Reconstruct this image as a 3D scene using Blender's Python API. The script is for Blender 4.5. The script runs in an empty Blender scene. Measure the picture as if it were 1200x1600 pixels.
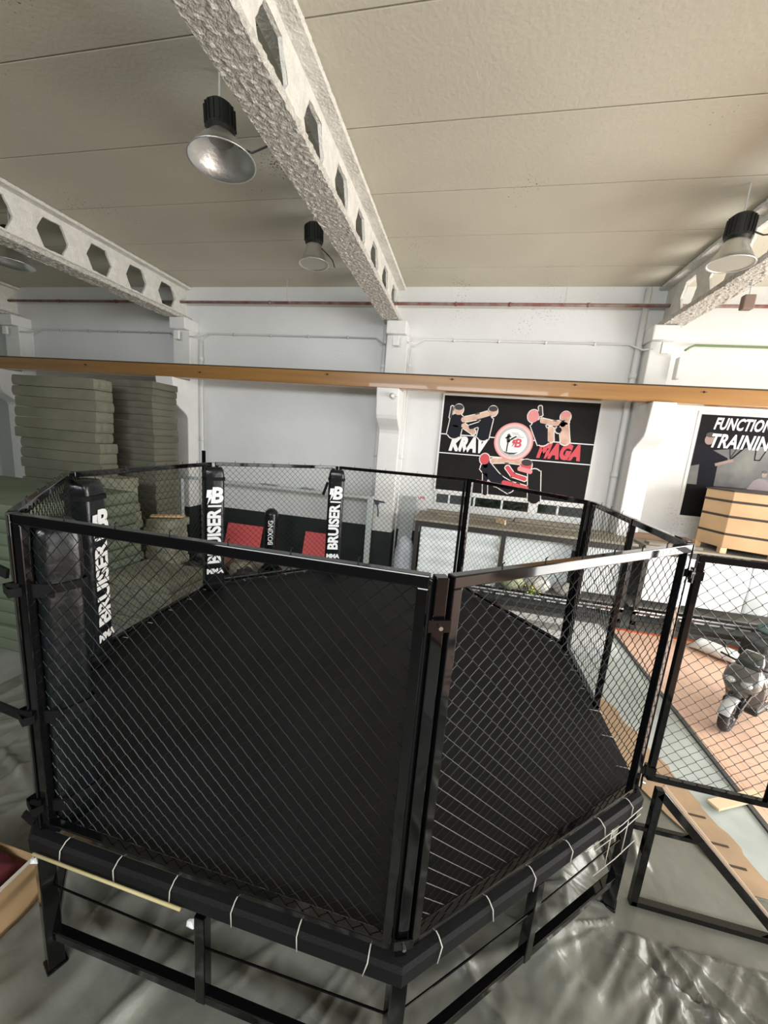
import bpy, bmesh, math, random
from mathutils import Vector, Matrix, noise
random.seed(7)
SC = bpy.context.scene
COL = SC.collection
PI = math.pi

# ------------------------------------------------------------------ camera
def camera():
    yaw, pit, rol = (math.radians(a) for a in (11.36, 10.49, 4.56))
    fw = Vector((-math.sin(yaw)*math.cos(pit), math.cos(yaw)*math.cos(pit), -math.sin(pit)))
    rt = Vector((math.cos(yaw), math.sin(yaw), 0)); up = rt.cross(fw)
    r2 = math.cos(rol)*rt + math.sin(rol)*up; u2 = -math.sin(rol)*rt + math.cos(rol)*up
    cd = bpy.data.cameras.new('camera'); co = bpy.data.objects.new('camera', cd); COL.objects.link(co)
    cd.sensor_fit = 'VERTICAL'; cd.sensor_height = 36; cd.sensor_width = 27
    cd.lens = 594.4/1600*36; cd.clip_start = .02; cd.clip_end = 200
    m = Matrix((r2, u2, -fw)).transposed().to_4x4(); m.translation = Vector((0, 0, 3.2725))
    co.matrix_world = m; SC.camera = co
camera()

# ------------------------------------------------------------------ light
W = bpy.data.worlds.new('world'); SC.world = W; W.use_nodes = True
W.node_tree.nodes['Background'].inputs[0].default_value = (.80, .90, 1.0, 1)
W.node_tree.nodes['Background'].inputs[1].default_value = 1.2
def area(name, loc, direction, sx, sy, power, color, spread=180):
    l = bpy.data.lights.new(name, 'AREA'); l.shape = 'RECTANGLE'; l.size = sx; l.size_y = sy
    l.energy = power; l.color = color; l.spread = math.radians(spread)
    o = bpy.data.objects.new(name, l); COL.objects.link(o); o.location = loc
    o.rotation_euler = Vector(direction).to_track_quat('-Z', 'Y').to_euler()
    return o
# daylight coming in through the big openings of the right wall
area('daylight_right_front', (8.75, 4.9, 2.3), (-1, 0, 0), 5.2, 4.5, 800, (1, .965, .90))
area('daylight_right_near', (8.75, -1.4, 2.3), (-1, 0, 0), 5.2, 4.5, 300, (1, .97, .92))
area('fill_behind', (-.5, -4.6, 5.55), (0, 1, -.22), 10.0, 1.5, 350, (.95, .98, 1), 120)  # unseen fill light high behind the camera, added to brighten the far wall
SC.view_settings.view_transform = 'Standard'; SC.view_settings.look = 'None'
SC.view_settings.gamma = 1; SC.view_settings.exposure = 0.07
SC.view_settings.use_curve_mapping = False

# ------------------------------------------------------------------ materials
MATS = {}
def mat(name, col, rough=.6, metal=0, var=0, vscale=3, bump=0, bscale=40, col2=None, emit=0, coat=0, spec=None, trans=0, stretch=None, detail=4):
    if name in MATS: return MATS[name]
    m = bpy.data.materials.new(name); m.use_nodes = True; nt = m.node_tree
    b = nt.nodes['Principled BSDF']
    b.inputs['Base Color'].default_value = (*col, 1); b.inputs['Roughness'].default_value = rough
    b.inputs['Metallic'].default_value = metal; b.inputs['Coat Weight'].default_value = coat
    if spec is not None: b.inputs['Specular IOR Level'].default_value = spec
    if trans: b.inputs['Transmission Weight'].default_value = trans
    tc = nt.nodes.new('ShaderNodeTexCoord'); mp = nt.nodes.new('ShaderNodeMapping')
    nt.links.new(tc.outputs['Object'], mp.inputs[0])
    if stretch: mp.inputs['Scale'].default_value = stretch
    if var or col2:
        n = nt.nodes.new('ShaderNodeTexNoise'); n.inputs['Scale'].default_value = vscale; n.inputs['Detail'].default_value = detail
        nt.links.new(mp.outputs[0], n.inputs['Vector'])
        r = nt.nodes.new('ShaderNodeValToRGB')
        c2 = col2 if col2 else tuple(max(0, c*(1-var)) for c in col)
        r.color_ramp.elements[0].position = .36; r.color_ramp.elements[1].position = .64
        r.color_ramp.elements[0].color = (*c2, 1); r.color_ramp.elements[1].color = (*col, 1)
        nt.links.new(n.outputs['Fac'], r.inputs[0]); nt.links.new(r.outputs[0], b.inputs['Base Color'])
    if bump:
        n = nt.nodes.new('ShaderNodeTexNoise'); n.inputs['Scale'].default_value = bscale; n.inputs['Detail'].default_value = 6
        nt.links.new(mp.outputs[0], n.inputs['Vector'])
        bu = nt.nodes.new('ShaderNodeBump'); bu.inputs['Strength'].default_value = bump; bu.inputs['Distance'].default_value = .02
        nt.links.new(n.outputs['Fac'], bu.inputs['Height']); nt.links.new(bu.outputs[0], b.inputs['Normal'])
    if emit: b.inputs['Emission Color'].default_value = (*col, 1); b.inputs['Emission Strength'].default_value = emit
    MATS[name] = m; return m

def stained(name, base, spot, scale, thresh, rough=.85):
    """painted concrete with small dark specks inside noisy patches"""
    m = mat(name, base, rough, var=.07, vscale=.7, bump=.25, bscale=25); nt = m.node_tree; b = nt.nodes['Principled BSDF']
    old = b.inputs['Base Color'].links[0].from_socket
    tc = nt.nodes.new('ShaderNodeTexCoord')
    n1 = nt.nodes.new('ShaderNodeTexNoise'); n1.inputs['Scale'].default_value = scale; n1.inputs['Detail'].default_value = 8
    n2 = nt.nodes.new('ShaderNodeTexNoise'); n2.inputs['Scale'].default_value = .55; n2.inputs['Detail'].default_value = 2
    nt.links.new(tc.outputs['Object'], n1.inputs['Vector']); nt.links.new(tc.outputs['Object'], n2.inputs['Vector'])
    mu = nt.nodes.new('ShaderNodeMath'); mu.operation = 'MULTIPLY'
    nt.links.new(n1.outputs['Fac'], mu.inputs[0]); nt.links.new(n2.outputs['Fac'], mu.inputs[1])
    r = nt.nodes.new('ShaderNodeValToRGB'); r.color_ramp.elements[0].position = thresh; r.color_ramp.elements[1].position = thresh+.03
    r.color_ramp.elements[0].color = (0, 0, 0, 1); r.color_ramp.elements[1].color = (1, 1, 1, 1)
    nt.links.new(mu.outputs[0], r.inputs[0])
    mx = nt.nodes.new('ShaderNodeMixRGB'); mx.inputs[2].default_value = (*spot, 1)
    nt.links.new(r.outputs[0], mx.inputs[0]); nt.links.new(old, mx.inputs[1]); nt.links.new(mx.outputs[0], b.inputs['Base Color'])
    return m
def planks(name, c1, c2, mortar, bw, rh, ms, rough=.5, scale=1.0, rot=0):
    if name in MATS: return MATS[name]
    m = bpy.data.materials.new(name); m.use_nodes = True; nt = m.node_tree; b = nt.nodes['Principled BSDF']
    tc = nt.nodes.new('ShaderNodeTexCoord'); mp = nt.nodes.new('ShaderNodeMapping'); mp.inputs['Rotation'].default_value[2] = rot
    nt.links.new(tc.outputs['Object'], mp.inputs[0])
    t = nt.nodes.new('ShaderNodeTexBrick'); t.inputs['Scale'].default_value = scale
    for k, c in (('Color1', c1), ('Color2', c2), ('Mortar', mortar)): t.inputs[k].default_value = (*c, 1)
    t.inputs['Mortar Size'].default_value = ms; t.inputs['Brick Width'].default_value = bw; t.inputs['Row Height'].default_value = rh
    nt.links.new(mp.outputs[0], t.inputs['Vector']); 
    n = nt.nodes.new('ShaderNodeTexNoise'); n.inputs['Scale'].default_value = 2.5; n.inputs['Detail'].default_value = 6
    nt.links.new(mp.outputs[0], n.inputs['Vector'])
    mx = nt.nodes.new('ShaderNodeMixRGB'); mx.blend_type = 'MULTIPLY'; mx.inputs[0].default_value = .35
    nt.links.new(t.outputs['Color'], mx.inputs[1]); nt.links.new(n.outputs['Fac'], mx.inputs[2]); nt.links.new(mx.outputs[0], b.inputs['Base Color'])
    b.inputs['Roughness'].default_value = rough
    MATS[name] = m; return m
def wood(name, c1, c2, axis=0, rough=.45, sc=5, coat=0):
    if name in MATS: return MATS[name]
    m = bpy.data.materials.new(name); m.use_nodes = True; nt = m.node_tree; b = nt.nodes['Principled BSDF']
    tc = nt.nodes.new('ShaderNodeTexCoord'); mp = nt.nodes.new('ShaderNodeMapping')
    s = [sc*3, sc*3, sc*3]; s[axis] = sc*.12; mp.inputs['Scale'].default_value = s
    nt.links.new(tc.outputs['Object'], mp.inputs[0])
    n = nt.nodes.new('ShaderNodeTexNoise'); n.inputs['Scale'].default_value = 1; n.inputs['Detail'].default_value = 5; n.inputs['Distortion'].default_value = .6
    nt.links.new(mp.outputs[0], n.inputs['Vector'])
    r = nt.nodes.new('ShaderNodeValToRGB'); r.color_ramp.elements[0].position = .3; r.color_ramp.elements[1].position = .7
    r.color_ramp.elements[0].color = (*c2, 1); r.color_ramp.elements[1].color = (*c1, 1)
    nt.links.new(n.outputs['Fac'], r.inputs[0]); nt.links.new(r.outputs[0], b.inputs['Base Color'])
    b.inputs['Roughness'].default_value = rough; b.inputs['Coat Weight'].default_value = coat
    MATS[name] = m; return m

wall_m = stained('wall_paint', (.78, .79, .785), (.55, .55, .53), 26, .40)
ceil_m = stained('ceiling_concrete', (.60, .57, .465), (.10, .10, .08), 34, .395)
dark_gap = mat('dark_gap', (.02, .02, .02), .9)
dado_m = mat('dado_black', (.022, .032, .030), .45, var=.3, vscale=2)
concrete = mat('concrete_floor', (.30, .31, .29), .6, var=.25, vscale=2, bump=.2)
beam_m = mat('sprayed_concrete', (.78, .76, .70), .95, var=.12, vscale=9, bump=.9, bscale=38)
flange_m = mat('sprayed_flange', (.70, .67, .61), .97, col2=(.50, .48, .43), vscale=22, bump=1.0, bscale=60)
white_m = mat('white_paint', (.82, .82, .80), .55, var=.05, vscale=4)
blackg = mat('black_gloss_paint', (.003, .003, .0035), .05, spec=.5)
wire_m = mat('black_wire', (.011, .011, .011), .32, spec=.27)
canvas = mat('black_canvas', (.0085, .0088, .010), .6, var=.35, vscale=1.5, bump=.25, bscale=160, spec=.2)
vinyl = mat('black_vinyl', (.005, .007, .008), .24, bump=.35, bscale=9)
webbing = mat('black_webbing', (.005, .005, .005), .6, bump=.3, bscale=200, spec=.2)
steel = mat('steel', (.6, .6, .6), .28, metal=1)
rope = mat('rope_white', (.58, .56, .50), .8)
letter = mat('white_print', (.85, .86, .87), .5)
olive = mat('grey_green_board', (.20, .20, .145), .85, var=.28, vscale=1.3, bump=.2)
olive2 = mat('dark_olive_board', (.15, .148, .11), .85, var=.3, vscale=2.1, bump=.3)
olive3 = mat('pale_board', (.31, .31, .225), .85, var=.3, vscale=3, bump=.4, bscale=14)
green_b = mat('green_board', (.15, .185, .125), .8, var=.25, vscale=1.0)
film = mat('white_film_sheet', (.86, .92, .93), .35, var=.10, vscale=3, coat=.3)
cardboard = mat('cardboard', (.45, .31, .19), .85, var=.2, vscale=3)
ply = mat('plywood', (.78, .52, .29), .5, var=.14, vscale=2)
silver = mat('reflector_metal', (.86, .87, .86), .38, metal=1, bump=.15, bscale=30)
red_m = mat('red_mat', (.80, .13, .13), .55, bump=.25, bscale=120)

# ------------------------------------------------------------------ mesh helpers
class MB:
    def __init__(s): s.v = []; s.f = []; s.m = []; s.cm = 0
    def add(s, vs, fs):
        o = len(s.v); s.v += [tuple(v) for v in vs]; s.f += [tuple(i+o for i in f) for f in fs]; s.m += [s.cm]*len(fs); return s
    def box(s, x0, x1, y0, y1, z0, z1, M=None):
        vs = [Vector((x, y, z)) for x in (x0, x1) for y in (y0, y1) for z in (z0, z1)]
        if M: vs = [M @ v for v in vs]
        return s.add(vs, [(0, 1, 3, 2), (4, 6, 7, 5), (0, 4, 5, 1), (2, 3, 7, 6), (0, 2, 6, 4), (1, 5, 7, 3)])
    def bar(s, a, b, w, h, up=(0, 0, 1)):
        a = Vector(a); b = Vector(b); d = (b-a).normalized(); u = Vector(up)
        if abs(d.dot(u)) > .98: u = Vector((0, 1, 0))
        r = d.cross(u).normalized(); u = r.cross(d)
        vs = []
        for p in (a, b):
            for i, j in ((-1, -1), (1, -1), (1, 1), (-1, 1)): vs.append(p+r*(w/2*i)+u*(h/2*j))
        return s.add(vs, [(3, 2, 1, 0), (4, 5, 6, 7)]+[(i, (i+1) % 4, 4+(i+1) % 4, 4+i) for i in range(4)])
    def tube(s, pts, r, n=8, caps=True, closed=False):
        pts = [Vector(p) for p in pts]; rs = r if isinstance(r, (list, tuple)) else [r]*len(pts)
        L = len(pts); rings = []; prev = None
        for i, p in enumerate(pts):
            if closed: d = pts[(i+1) % L]-pts[i-1]
            else: d = pts[min(i+1, L-1)]-pts[max(i-1, 0)]
            d = d.normalized() if d.length > 1e-9 else Vector((0, 0, 1))
            if prev is None:
                u = Vector((0, 0, 1)) if abs(d.z) < .9 else Vector((1, 0, 0))
            else: u = prev
            a = d.cross(u).normalized(); b = a.cross(d).normalized(); prev = b
            rings.append([p+(a*math.cos(t)+b*math.sin(t))*rs[i] for t in [2*PI*k/n for k in range(n)]])
        vs = [v for rg in rings for v in rg]; fs = []
        for i in range(L if closed else L-1):
            j = (i+1) % L
            for k in range(n): fs.append((i*n+k, i*n+(k+1) % n, j*n+(k+1) % n, j*n+k))
        if caps and not closed: fs += [tuple(range(n))[::-1], tuple((L-1)*n+k for k in range(n))]
        return s.add(vs, fs)
    def lathe(s, prof, c, n=32, M=None, axis='z'):
        vs = []; fs = []
        for r, z in prof:
            for k in range(n):
                t = 2*PI*k/n; v = Vector((r*math.cos(t), r*math.sin(t), z))
                if axis == 'x': v = Vector((v.z, v.x, v.y))
                if axis == 'y': v = Vector((v.x, v.z, v.y))
                if M: v = M @ v
                vs.append(v+Vector(c))
        for i in range(len(prof)-1):
            for k in range(n): fs.append((i*n+k, i*n+(k+1) % n, (i+1)*n+(k+1) % n, (i+1)*n+k))
        return s.add(vs, fs)
    def prism(s, poly, ext, close=True):
        """poly: 3D points; ext: extrusion vector"""
        n = len(poly); e = Vector(ext); a = [Vector(p) for p in poly]
        return s.add(a+[p+e for p in a], [tuple(range(n)), tuple(range(2*n-1, n-1, -1))]+[(i, i+n, (i+1) % n+n, (i+1) % n) for i in range(n)])
    def build(s, name, mats, parent=None, bevel=0, smooth=False, seg=2, sub=0):
        loc = ORG.get(parent.name, Vector()) if parent else Vector()
        me = bpy.data.meshes.new(name); me.from_pydata([Vector(v)-loc for v in s.v], [], s.f)
        if not isinstance(mats, (list, tuple)): mats = [mats]
        for m in mats: me.materials.append(m)
        me.polygons.foreach_set('material_index', s.m)
        bm = bmesh.new(); bm.from_mesh(me); bmesh.ops.recalc_face_normals(bm, faces=bm.faces); bm.to_mesh(me); bm.free()
        if smooth: me.polygons.foreach_set('use_smooth', [True]*len(me.polygons))
        o = bpy.data.objects.new(name, me); COL.objects.link(o)
        if parent: o.parent = parent; ORG[o.name] = loc
        if bevel:
            b = o.modifiers.new('bevel', 'BEVEL'); b.width = bevel; b.segments = seg; b.limit_method = 'ANGLE'
        if sub:
            b = o.modifiers.new('subsurf', 'SUBSURF'); b.levels = b.render_levels = sub
        return o
ORG = {}
def tag(o, label, cat, group=None, kind=None):
    o['label'] = label; o['category'] = cat
    if group: o['group'] = group
    if kind: o['kind'] = kind
    return o
def thing(name, label, cat, loc, group=None):
    o = bpy.data.objects.new(name, None); COL.objects.link(o); o.location = loc; o.empty_display_size = .1
    ORG[o.name] = Vector(loc); return tag(o, label, cat, group)
def struct(o): o['kind'] = 'structure'; return o
def copy_tree(o, parent=None):
    c = o.copy(); COL.objects.link(c)
    if parent: c.parent = parent
    for ch in list(o.children): copy_tree(ch, c)
    return c
def text_mesh(body, size, offset=0, shear=0, extrude=.0, align='CENTER', spacing=1, xs=1):
    cu = bpy.data.curves.new('t', 'FONT'); cu.body = body; cu.size = size; cu.offset = offset; cu.shear = shear
    cu.align_x = align; cu.align_y = 'CENTER'; cu.space_character = spacing; cu.extrude = extrude; cu.resolution_u = 3
    o = bpy.data.objects.new('t', cu); COL.objects.link(o)
    dg = bpy.context.evaluated_depsgraph_get(); me = bpy.data.meshes.new_from_object(o.evaluated_get(dg))
    bpy.data.objects.remove(o); bpy.data.curves.remove(cu)
    v = [(p.co.x*xs, p.co.y, p.co.z) for p in me.vertices]; f = [tuple(p.vertices) for p in me.polygons]
    bpy.data.meshes.remove(me); return v, f
def put_text(mb, body, size, origin, U, V, N, **k):
    """U = reading direction, V = up of the letters, N = outward normal"""
    v, f = text_mesh(body, size, **k); U, V, N, O = Vector(U), Vector(V), Vector(N), Vector(origin)
    mb.add([O+U*x+V*y+N*z for x, y, z in v], f)

# ------------------------------------------------------------------ room
ZC = 6.65; YW = 9.0; XR = 8.9; XL = -13.2; YN = -4.8
m = MB()
wx0, wx1, wz0, wz1 = -.60, 2.74, 1.93, 2.19          # ribbon window under the banner
m.box(XL, wx0, YW, YW+.2, 0, ZC); m.box(wx1, XR, YW, YW+.2, 0, ZC)
m.box(wx0, wx1, YW, YW+.2, 0, wz0); m.box(wx0, wx1, YW, YW+.2, wz1, ZC)
struct(m.build('wall_far', wall_m))
shade_m = mat('grey_render', (.34, .35, .32), .8)
struct(MB().box(XL-.2, XL, YN, YW+.2, 0, ZC).build('wall_left', mat('pale_render', (.62, .66, .61), .8)))
m = MB()   # right wall with two tall openings
m.box(XR, XR+.2, YN, YW+.2, 4.6, ZC)
for a, b in ((YN, -4.1), (1.3, 2.2), (7.6, YW+.2)): m.box(XR, XR+.2, a, b, 0, 4.6)
struct(m.build('wall_right', wall_m))
m = MB(); m.box(XL, XR, YN-.2, YN, 0, 4.75); m.box(XL, XR, YN-.2, YN, 6.4, ZC); m.box(XL, -5.6, YN-.2, YN, 4.75, 6.4); m.box(4.6, XR, YN-.2, YN, 4.75, 6.4)
struct(m.build('wall_near', mat('brown_render', (.15, .125, .10), .85)))
m = MB(); m.box(XL, XR, YN, YW+.2, -.15, 0); struct(m.build('floor', concrete))
# ceiling slabs with open joints running left to right
m = MB(); ys = [YN]+[3.56+1.135*k for k in range(-7, 6) if YN < 3.56+1.135*k < YW]+[YW+.2]
for a, b in zip(ys, ys[1:]):
    x = XL
    m.box(XL, XR, a+.006, b-.006, ZC, ZC+.14)
struct(m.build('ceiling', ceil_m, bevel=.006))
struct(MB().box(XL, XR, YN, YW+.2, ZC+.145, ZC+.2).build('ceiling', dark_gap))
# ribbon window
m = MB()
m.box(wx0, wx1, 8.985, 9.06, wz1-.025, wz1+.03); m.box(wx0, wx1, 8.985, 9.06, wz0-.02, wz0+.02)
for x in (wx0, -.28, .30, .92, 1.52, 2.12, wx1): m.box(x-.022, x+.022, 8.985, 9.06, wz0, wz1)
m.box(1.52, 1.70, 8.99, 9.05, wz0, wz1)
wf = struct(m.build('window_1', white_m, bevel=.004))
g = MB().box(wx0, wx1, 9.03, 9.036, wz0, wz1).build('pane', mat('window_glass', (.9, .95, .95), .02, trans=1), wf)
# outside, seen through the ribbon window
m = MB(); m.box(-3, 6, 11.6, 12, 0, 5)
o = m.build('brick_wall', planks('brick', (.20, .10, .07), (.16, .08, .06), (.3, .28, .25), .24, .08, .012), None)
tag(o, 'brown brick building glimpsed through the ribbon window', 'building')
m = MB()
for i in range(1500):
    c = Vector((random.uniform(.35, 2.2), random.uniform(10.6, 11.3), random.uniform(.0, 3.0)))
    s_ = random.uniform(.08, .16); d = Vector((random.uniform(-1, 1), random.uniform(-1, 1), random.uniform(-1, 1))).normalized(); e = d.orthogonal().normalized()*s_
    m.add([c-d*s_, c+e*.5, c+d*s_, c-e*.5], [(0, 1, 2, 3)])
tag(m.build('hedge', mat('hedge_leaf', (.05, .11, .04), .6, var=.5)), 'green hedge outside the ribbon window', 'hedge')

struct(MB().box(-6, 9, YW+.25, 14, -.1, 0).build('ground', concrete))
# black dado painted on the lower far wall
m = MB().box(XL, XR, YW-.006, YW, 0, 1.20)
struct(m.build('trim_1', dado_m))

# wooden floor of the right bay, joint strip
struct(MB().box(3.15, XR, YN, 7.72, .0, .03).build('floor', planks('laminate', (.90, .60, .45), (.86, .56, .41), (.60, .34, .24), 1.3, .19, .004, rough=.42, rot=PI/2)))
struct(MB().box(3.10, 3.15, YN, 7.72, .0, .036).build('trim_2', mat('dark_edge_strip', (.05, .05, .05), .5)))
struct(MB().box(3.15, XR, 7.72, 7.78, .0, .05).build('trim_3', mat('terracotta_edge', (.50, .13, .06), .5)))
struct(MB().box(1.9, 3.1, YN, 7.6, .0, .012).build('floor', mat('pale_rubber_floor', (.47, .52, .50), .5, var=.15, vscale=3)))

# ------------------------------------------------------------------ roof beams with hexagonal openings
def hexbeam(xc, first, step, label, xoff=0):
    t = thing('roof_beam', label, 'beam', (xc, YW, 5.83), 'cellular roof beams')
    z0, z1 = 5.92, 6.58; zc = 6.25; tw = .032
    ks = range(-12, 12); cs = [first+step*k for k in ks if YN+.5 < first+step*k < YW-.32]
    y0 = cs[0]-step/2; m = MB()
    def n_(y, z, s): return .010*noise.noise(Vector((y*5, z*5, s*9+xc)))
    NA = 24
    for c in cs:
        a, b = c-step/2, c+step/2
        if c == cs[-1]: b = YW
        if c == cs[0]: a = YN
        # hexagon outline sampled
        hexp = [(.26, 0), (.15, .235), (-.15, .235), (-.26, 0), (-.15, -.235), (.15, -.235)]
        inner = []; outer = []
        for i in range(6):
            p, q = hexp[i], hexp[(i+1) % 6]
            for j in range(4):
                u = j/4; inner.append((c+p[0]*(1-u)+q[0]*u+random.uniform(-.007, .007), zc+p[1]*(1-u)+q[1]*u+random.uniform(-.007, .007)))
        for (y, z) in inner:
            dy, dz = y-c, z-zc; ts = []
            if dy > 1e-6: ts.append((b-c)/dy)
            if dy < -1e-6: ts.append((a-c)/dy)
            if dz > 1e-6: ts.append((z1-zc)/dz)
            if dz < -1e-6: ts.append((z0-zc)/dz)
            k = min(ts); outer.append([c+dy*k, zc+dz*k])
        # snap the nearest outer samples to the corners
        for cy, cz in ((a, z0), (a, z1), (b, z0), (b, z1)):
            i = min(range(len(outer)), key=lambda i: (outer[i][0]-cy)**2+(outer[i][1]-cz)**2); outer[i] = [cy, cz]
        N = len(inner)
        mid = [((i_[0]+o_[0])/2, (i_[1]+o_[1])/2) for i_, o_ in zip(inner, outer)]
        for s in (-1, 1):
            vs = [(xc+s*(tw+n_(y, z, s)-.012), y, z) for y, z in inner]+[(xc+s*(tw+n_(y, z, s)), y, z) for y, z in mid]+[(xc+s*tw, y, z) for y, z in outer]
            fs = [(r*N+i, r*N+(i+1) % N, (r+1)*N+(i+1) % N, (r+1)*N+i) for r in (0, 1) for i in range(N)]
            m.add(vs, fs)
        vs = [(xc-(tw-.012), y, z) for y, z in inner]+[(xc+(tw-.012), y, z) for y, z in inner]
        m.add(vs, [(i, (i+1) % N, N+(i+1) % N, N+i) for i in range(N)])
    m.build('web', beam_m, t)
    def flange(zc_, hw, hh, name, mt, amp):
        prof = [(-hw, -hh*.5), (-hw*.94, -hh)]+[(hw*u/7, -hh) for u in range(-6, 7)]+[(hw*.94, -hh), (hw, -hh*.5), (hw, hh*.2), (hw*.8, hh), (tw, hh*1.5), (-tw, hh*1.5), (-hw*.8, hh), (-hw, hh*.2)]
        ny = int((YW-YN)/.022); P_ = len(prof); vs = []
        for j in range(ny+1):
            y = YN+(YW-YN)*j/ny
            for i, (px, pz) in enumerate(prof):
                q = Vector((px*26, y*15, pz*22+xc)); a_ = noise.noise(q)*amp*.7+noise.noise(q*2.3)*amp*.7
                vs.append((xc+px*(1+a_*2.2), y, zc_+pz+a_*.5-(abs(a_)*.3 if pz < 0 else 0)))
        fs = [(j*P_+i, j*P_+(i+1) % P_, (j+1)*P_+(i+1) % P_, (j+1)*P_+i) for j in range(ny) for i in range(P_)]
        MB().add(vs, fs).build(name, mt, t)
    flange(5.88, .20, .05, 'bottom_flange', flange_m, .026)
    flange(6.61, .20, .035, 'top_flange', beam_m, .012)
    return t
hexbeam(-1.90, 3.35, .87, 'rough white roof beam with hexagonal holes running over the middle of the cage')
hexbeam(-7.30, 5.82, .85, 'white roof beam with hexagonal holes above the stacked boards at left')
hexbeam(3.50, 8.20, .86, 'shaded roof beam with hexagonal holes at right beside the hanging lamp')
hexbeam(-12.7, 5.76, .86, 'roof beam at the far left behind the stacked boards')

# ------------------------------------------------------------------ columns, crane runway, pipes
def column(xc, label, w=.48):
    t = thing('wall_column', label, 'column', (xc, YW, 0), 'white concrete wall columns'); h = w/2
    m = MB(); yf = 8.52
    prof = [(YW, 0), (yf, 0), (yf, 3.45)] + [(yf-.42*(1-math.cos(u*PI))/2, 3.45+.38*u) for u in (.2, .4, .6, .8, 1)] + [(8.02, 4.37), (8.62, 4.37), (8.62, 5.55), (YW, 5.55)]
    m.prism([(xc-h, y, z) for y, z in prof], (w, 0, 0)); m.build('shaft', white_m, t, bevel=.02)
    m = MB(); m.box(xc-.24, xc+.20, 8.5, 9, 5.55, 5.82); m.build('bearing_block', white_m, t, bevel=.025)
    m = MB(); m.box(xc-.07, xc+.07, 8.44, 8.5, 5.30, 5.50); m.build('junction_box', white_m, t, bevel=.01)
    m = MB().box(xc-h-.003, xc+h+.003, yf-.003, YW, 0, 1.2); m.build('black_skirt', dado_m, t)['label'] = 'black painted foot of the column'
    return t
column(-7.12, 'white column with curved crane corbel beside the tall board stacks')
column(-1.74, 'white column with corbel between the pads and the fight banner')
column(3.40, 'white column with corbel between the two wall posters', .40)
column(-12.4, 'white column at the far left edge behind the board stacks')
oak = wood('orange_glulam', (.36, .185, .052), (.26, .125, .035), 0, rough=.35, sc=3, coat=.25)
t = thing('crane_runway_beam', 'long orange varnished timber beam resting on the wall column corbels', 'beam', (0, 8.2, 4.37))
m = MB(); m.box(XL+.1, XR-.1, 8.08, 8.34, 4.37, 4.655)
m.build('timber', oak, t, bevel=.012)
m = MB(); m.box(XL+.1, XR-.1, 8.075, 8.36, 4.656, 4.672); m.build('steel_cap', mat('dark_steel', (.03, .025, .02), .5), t)
m = MB()
for x, z in ((-3.1, 4.585), (-.45, 4.60), (1.85, 4.60), (4.0, 4.58), (-6.2, 4.5), (-9.4, 4.55)):
    m.tube([(x, 8.081, z), (x, 8.077, z)], .022, 10)
    m.box(x-.06, x+.05, 8.077, 8.0795, z-.006, z+.006)
m.build('knot', mat('wood_knot', (.08, .035, .012), .5), t)

rust = mat('red_oxide_pipe', (.20, .055, .045), .5, col2=(.26, .20, .18), vscale=6)
m = MB()
m.tube([(XL+.02, 8.80, 6.24), (XR-.02, 8.80, 6.24)], .032, 12)
for x in (-11, -9.2, -4.9, -.6, .5, 2.0, 4.2, 6): m.tube([(x, 8.80, 6.24), (x+.05, 8.80, 6.24)], .041, 12)
tag(m.build('sprinkler_pipe', rust, smooth=True), 'dark red pipe running along the top of the far wall', 'pipe')
def conduit(x0, x1, label, z=5.56, mt=white_m):
    m = MB(); m.tube([(x0, 8.60, z-.16), (x0+.12, 8.75, z-.14), (x0+.30, 8.96, z), (x1-.30, 8.96, z), (x1-.12, 8.75, z-.14), (x1, 8.60, z-.16)], .017, 8)
    for k in range(1, 5):
        x = x0+(x1-x0)*k/5; m.box(x-.02, x+.02, 8.94, 8.997, z-.03, z+.03)
    tag(m.build('conduit', mt, smooth=True), label, 'conduit', 'thin conduits on the far wall')
grey_c = mat('grey_conduit', (.55, .56, .54), .5)
conduit(-12.1, -7.4, 'thin conduit on the far wall above the board stacks', mt=grey_c)
conduit(-6.88, -2.0, 'thin grey conduit on the wall between the left and middle columns', mt=grey_c)
conduit(-1.5, 3.25, 'thin white conduit on the wall above the fight banner')
m = MB(); m.tube([(3.8, 8.60, 5.4), (3.95, 8.8, 5.5), (4.1, 8.95, 5.58), (XR, 8.95, 5.56)], .02, 8)
random.seed(3)
tag(m.build('conduit', mat('mossy_conduit', (.16, .24, .10), .8), smooth=True), 'green mossy conduit on the wall above the functional training poster', 'conduit', 'thin conduits on the far wall')
def drain(x, y, r, label, z0=0, z1=6.6):
    m = MB(); m.tube([(x, y, z0), (x, y, z1)], r, 14)
    for z in (1.6, 2.9, 4.9): m.tube([(x, y, z), (x, y, z+.1)], r+.014, 14)
    tag(m.build('drainpipe', white_m, smooth=True), label, 'pipe', 'painted pipes beside the columns')
drain(3.105, 8.925, .055, 'painted drainpipe left of the column between the posters')
drain(-2.08, 8.90, .045, 'thin painted pipe on the left of the middle column', 0, 5.85)
drain(-1.44, 8.70, .022, 'narrow conduit pipe down the right of the middle column', 0, 5.3)
drain(-6.78, 8.90, .03, 'painted pipe on the right of the left column', 0, 5.4)
m = MB(); m.box(3.66, 3.74, 8.45, 8.6, 4.85, 5.25); tag(m.build('column_bracket', white_m, bevel=.02), 'small painted bracket hanging on the column between the posters', 'bracket')
m = MB(); m.tube([(-1.62, 8.02, 4.22), (-1.62, 7.93, 4.20)], [.045, .055], 14); m.tube([(-1.62, 7.93, 4.2), (-1.62, 7.89, 4.19)], [.055, .02], 14)
m.box(-1.60, -1.5, 8.0, 8.02, 4.2, 4.24)
tag(m.build('detector', white_m, smooth=True), 'small round white detector on the middle column under the timber beam', 'detector')
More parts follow.
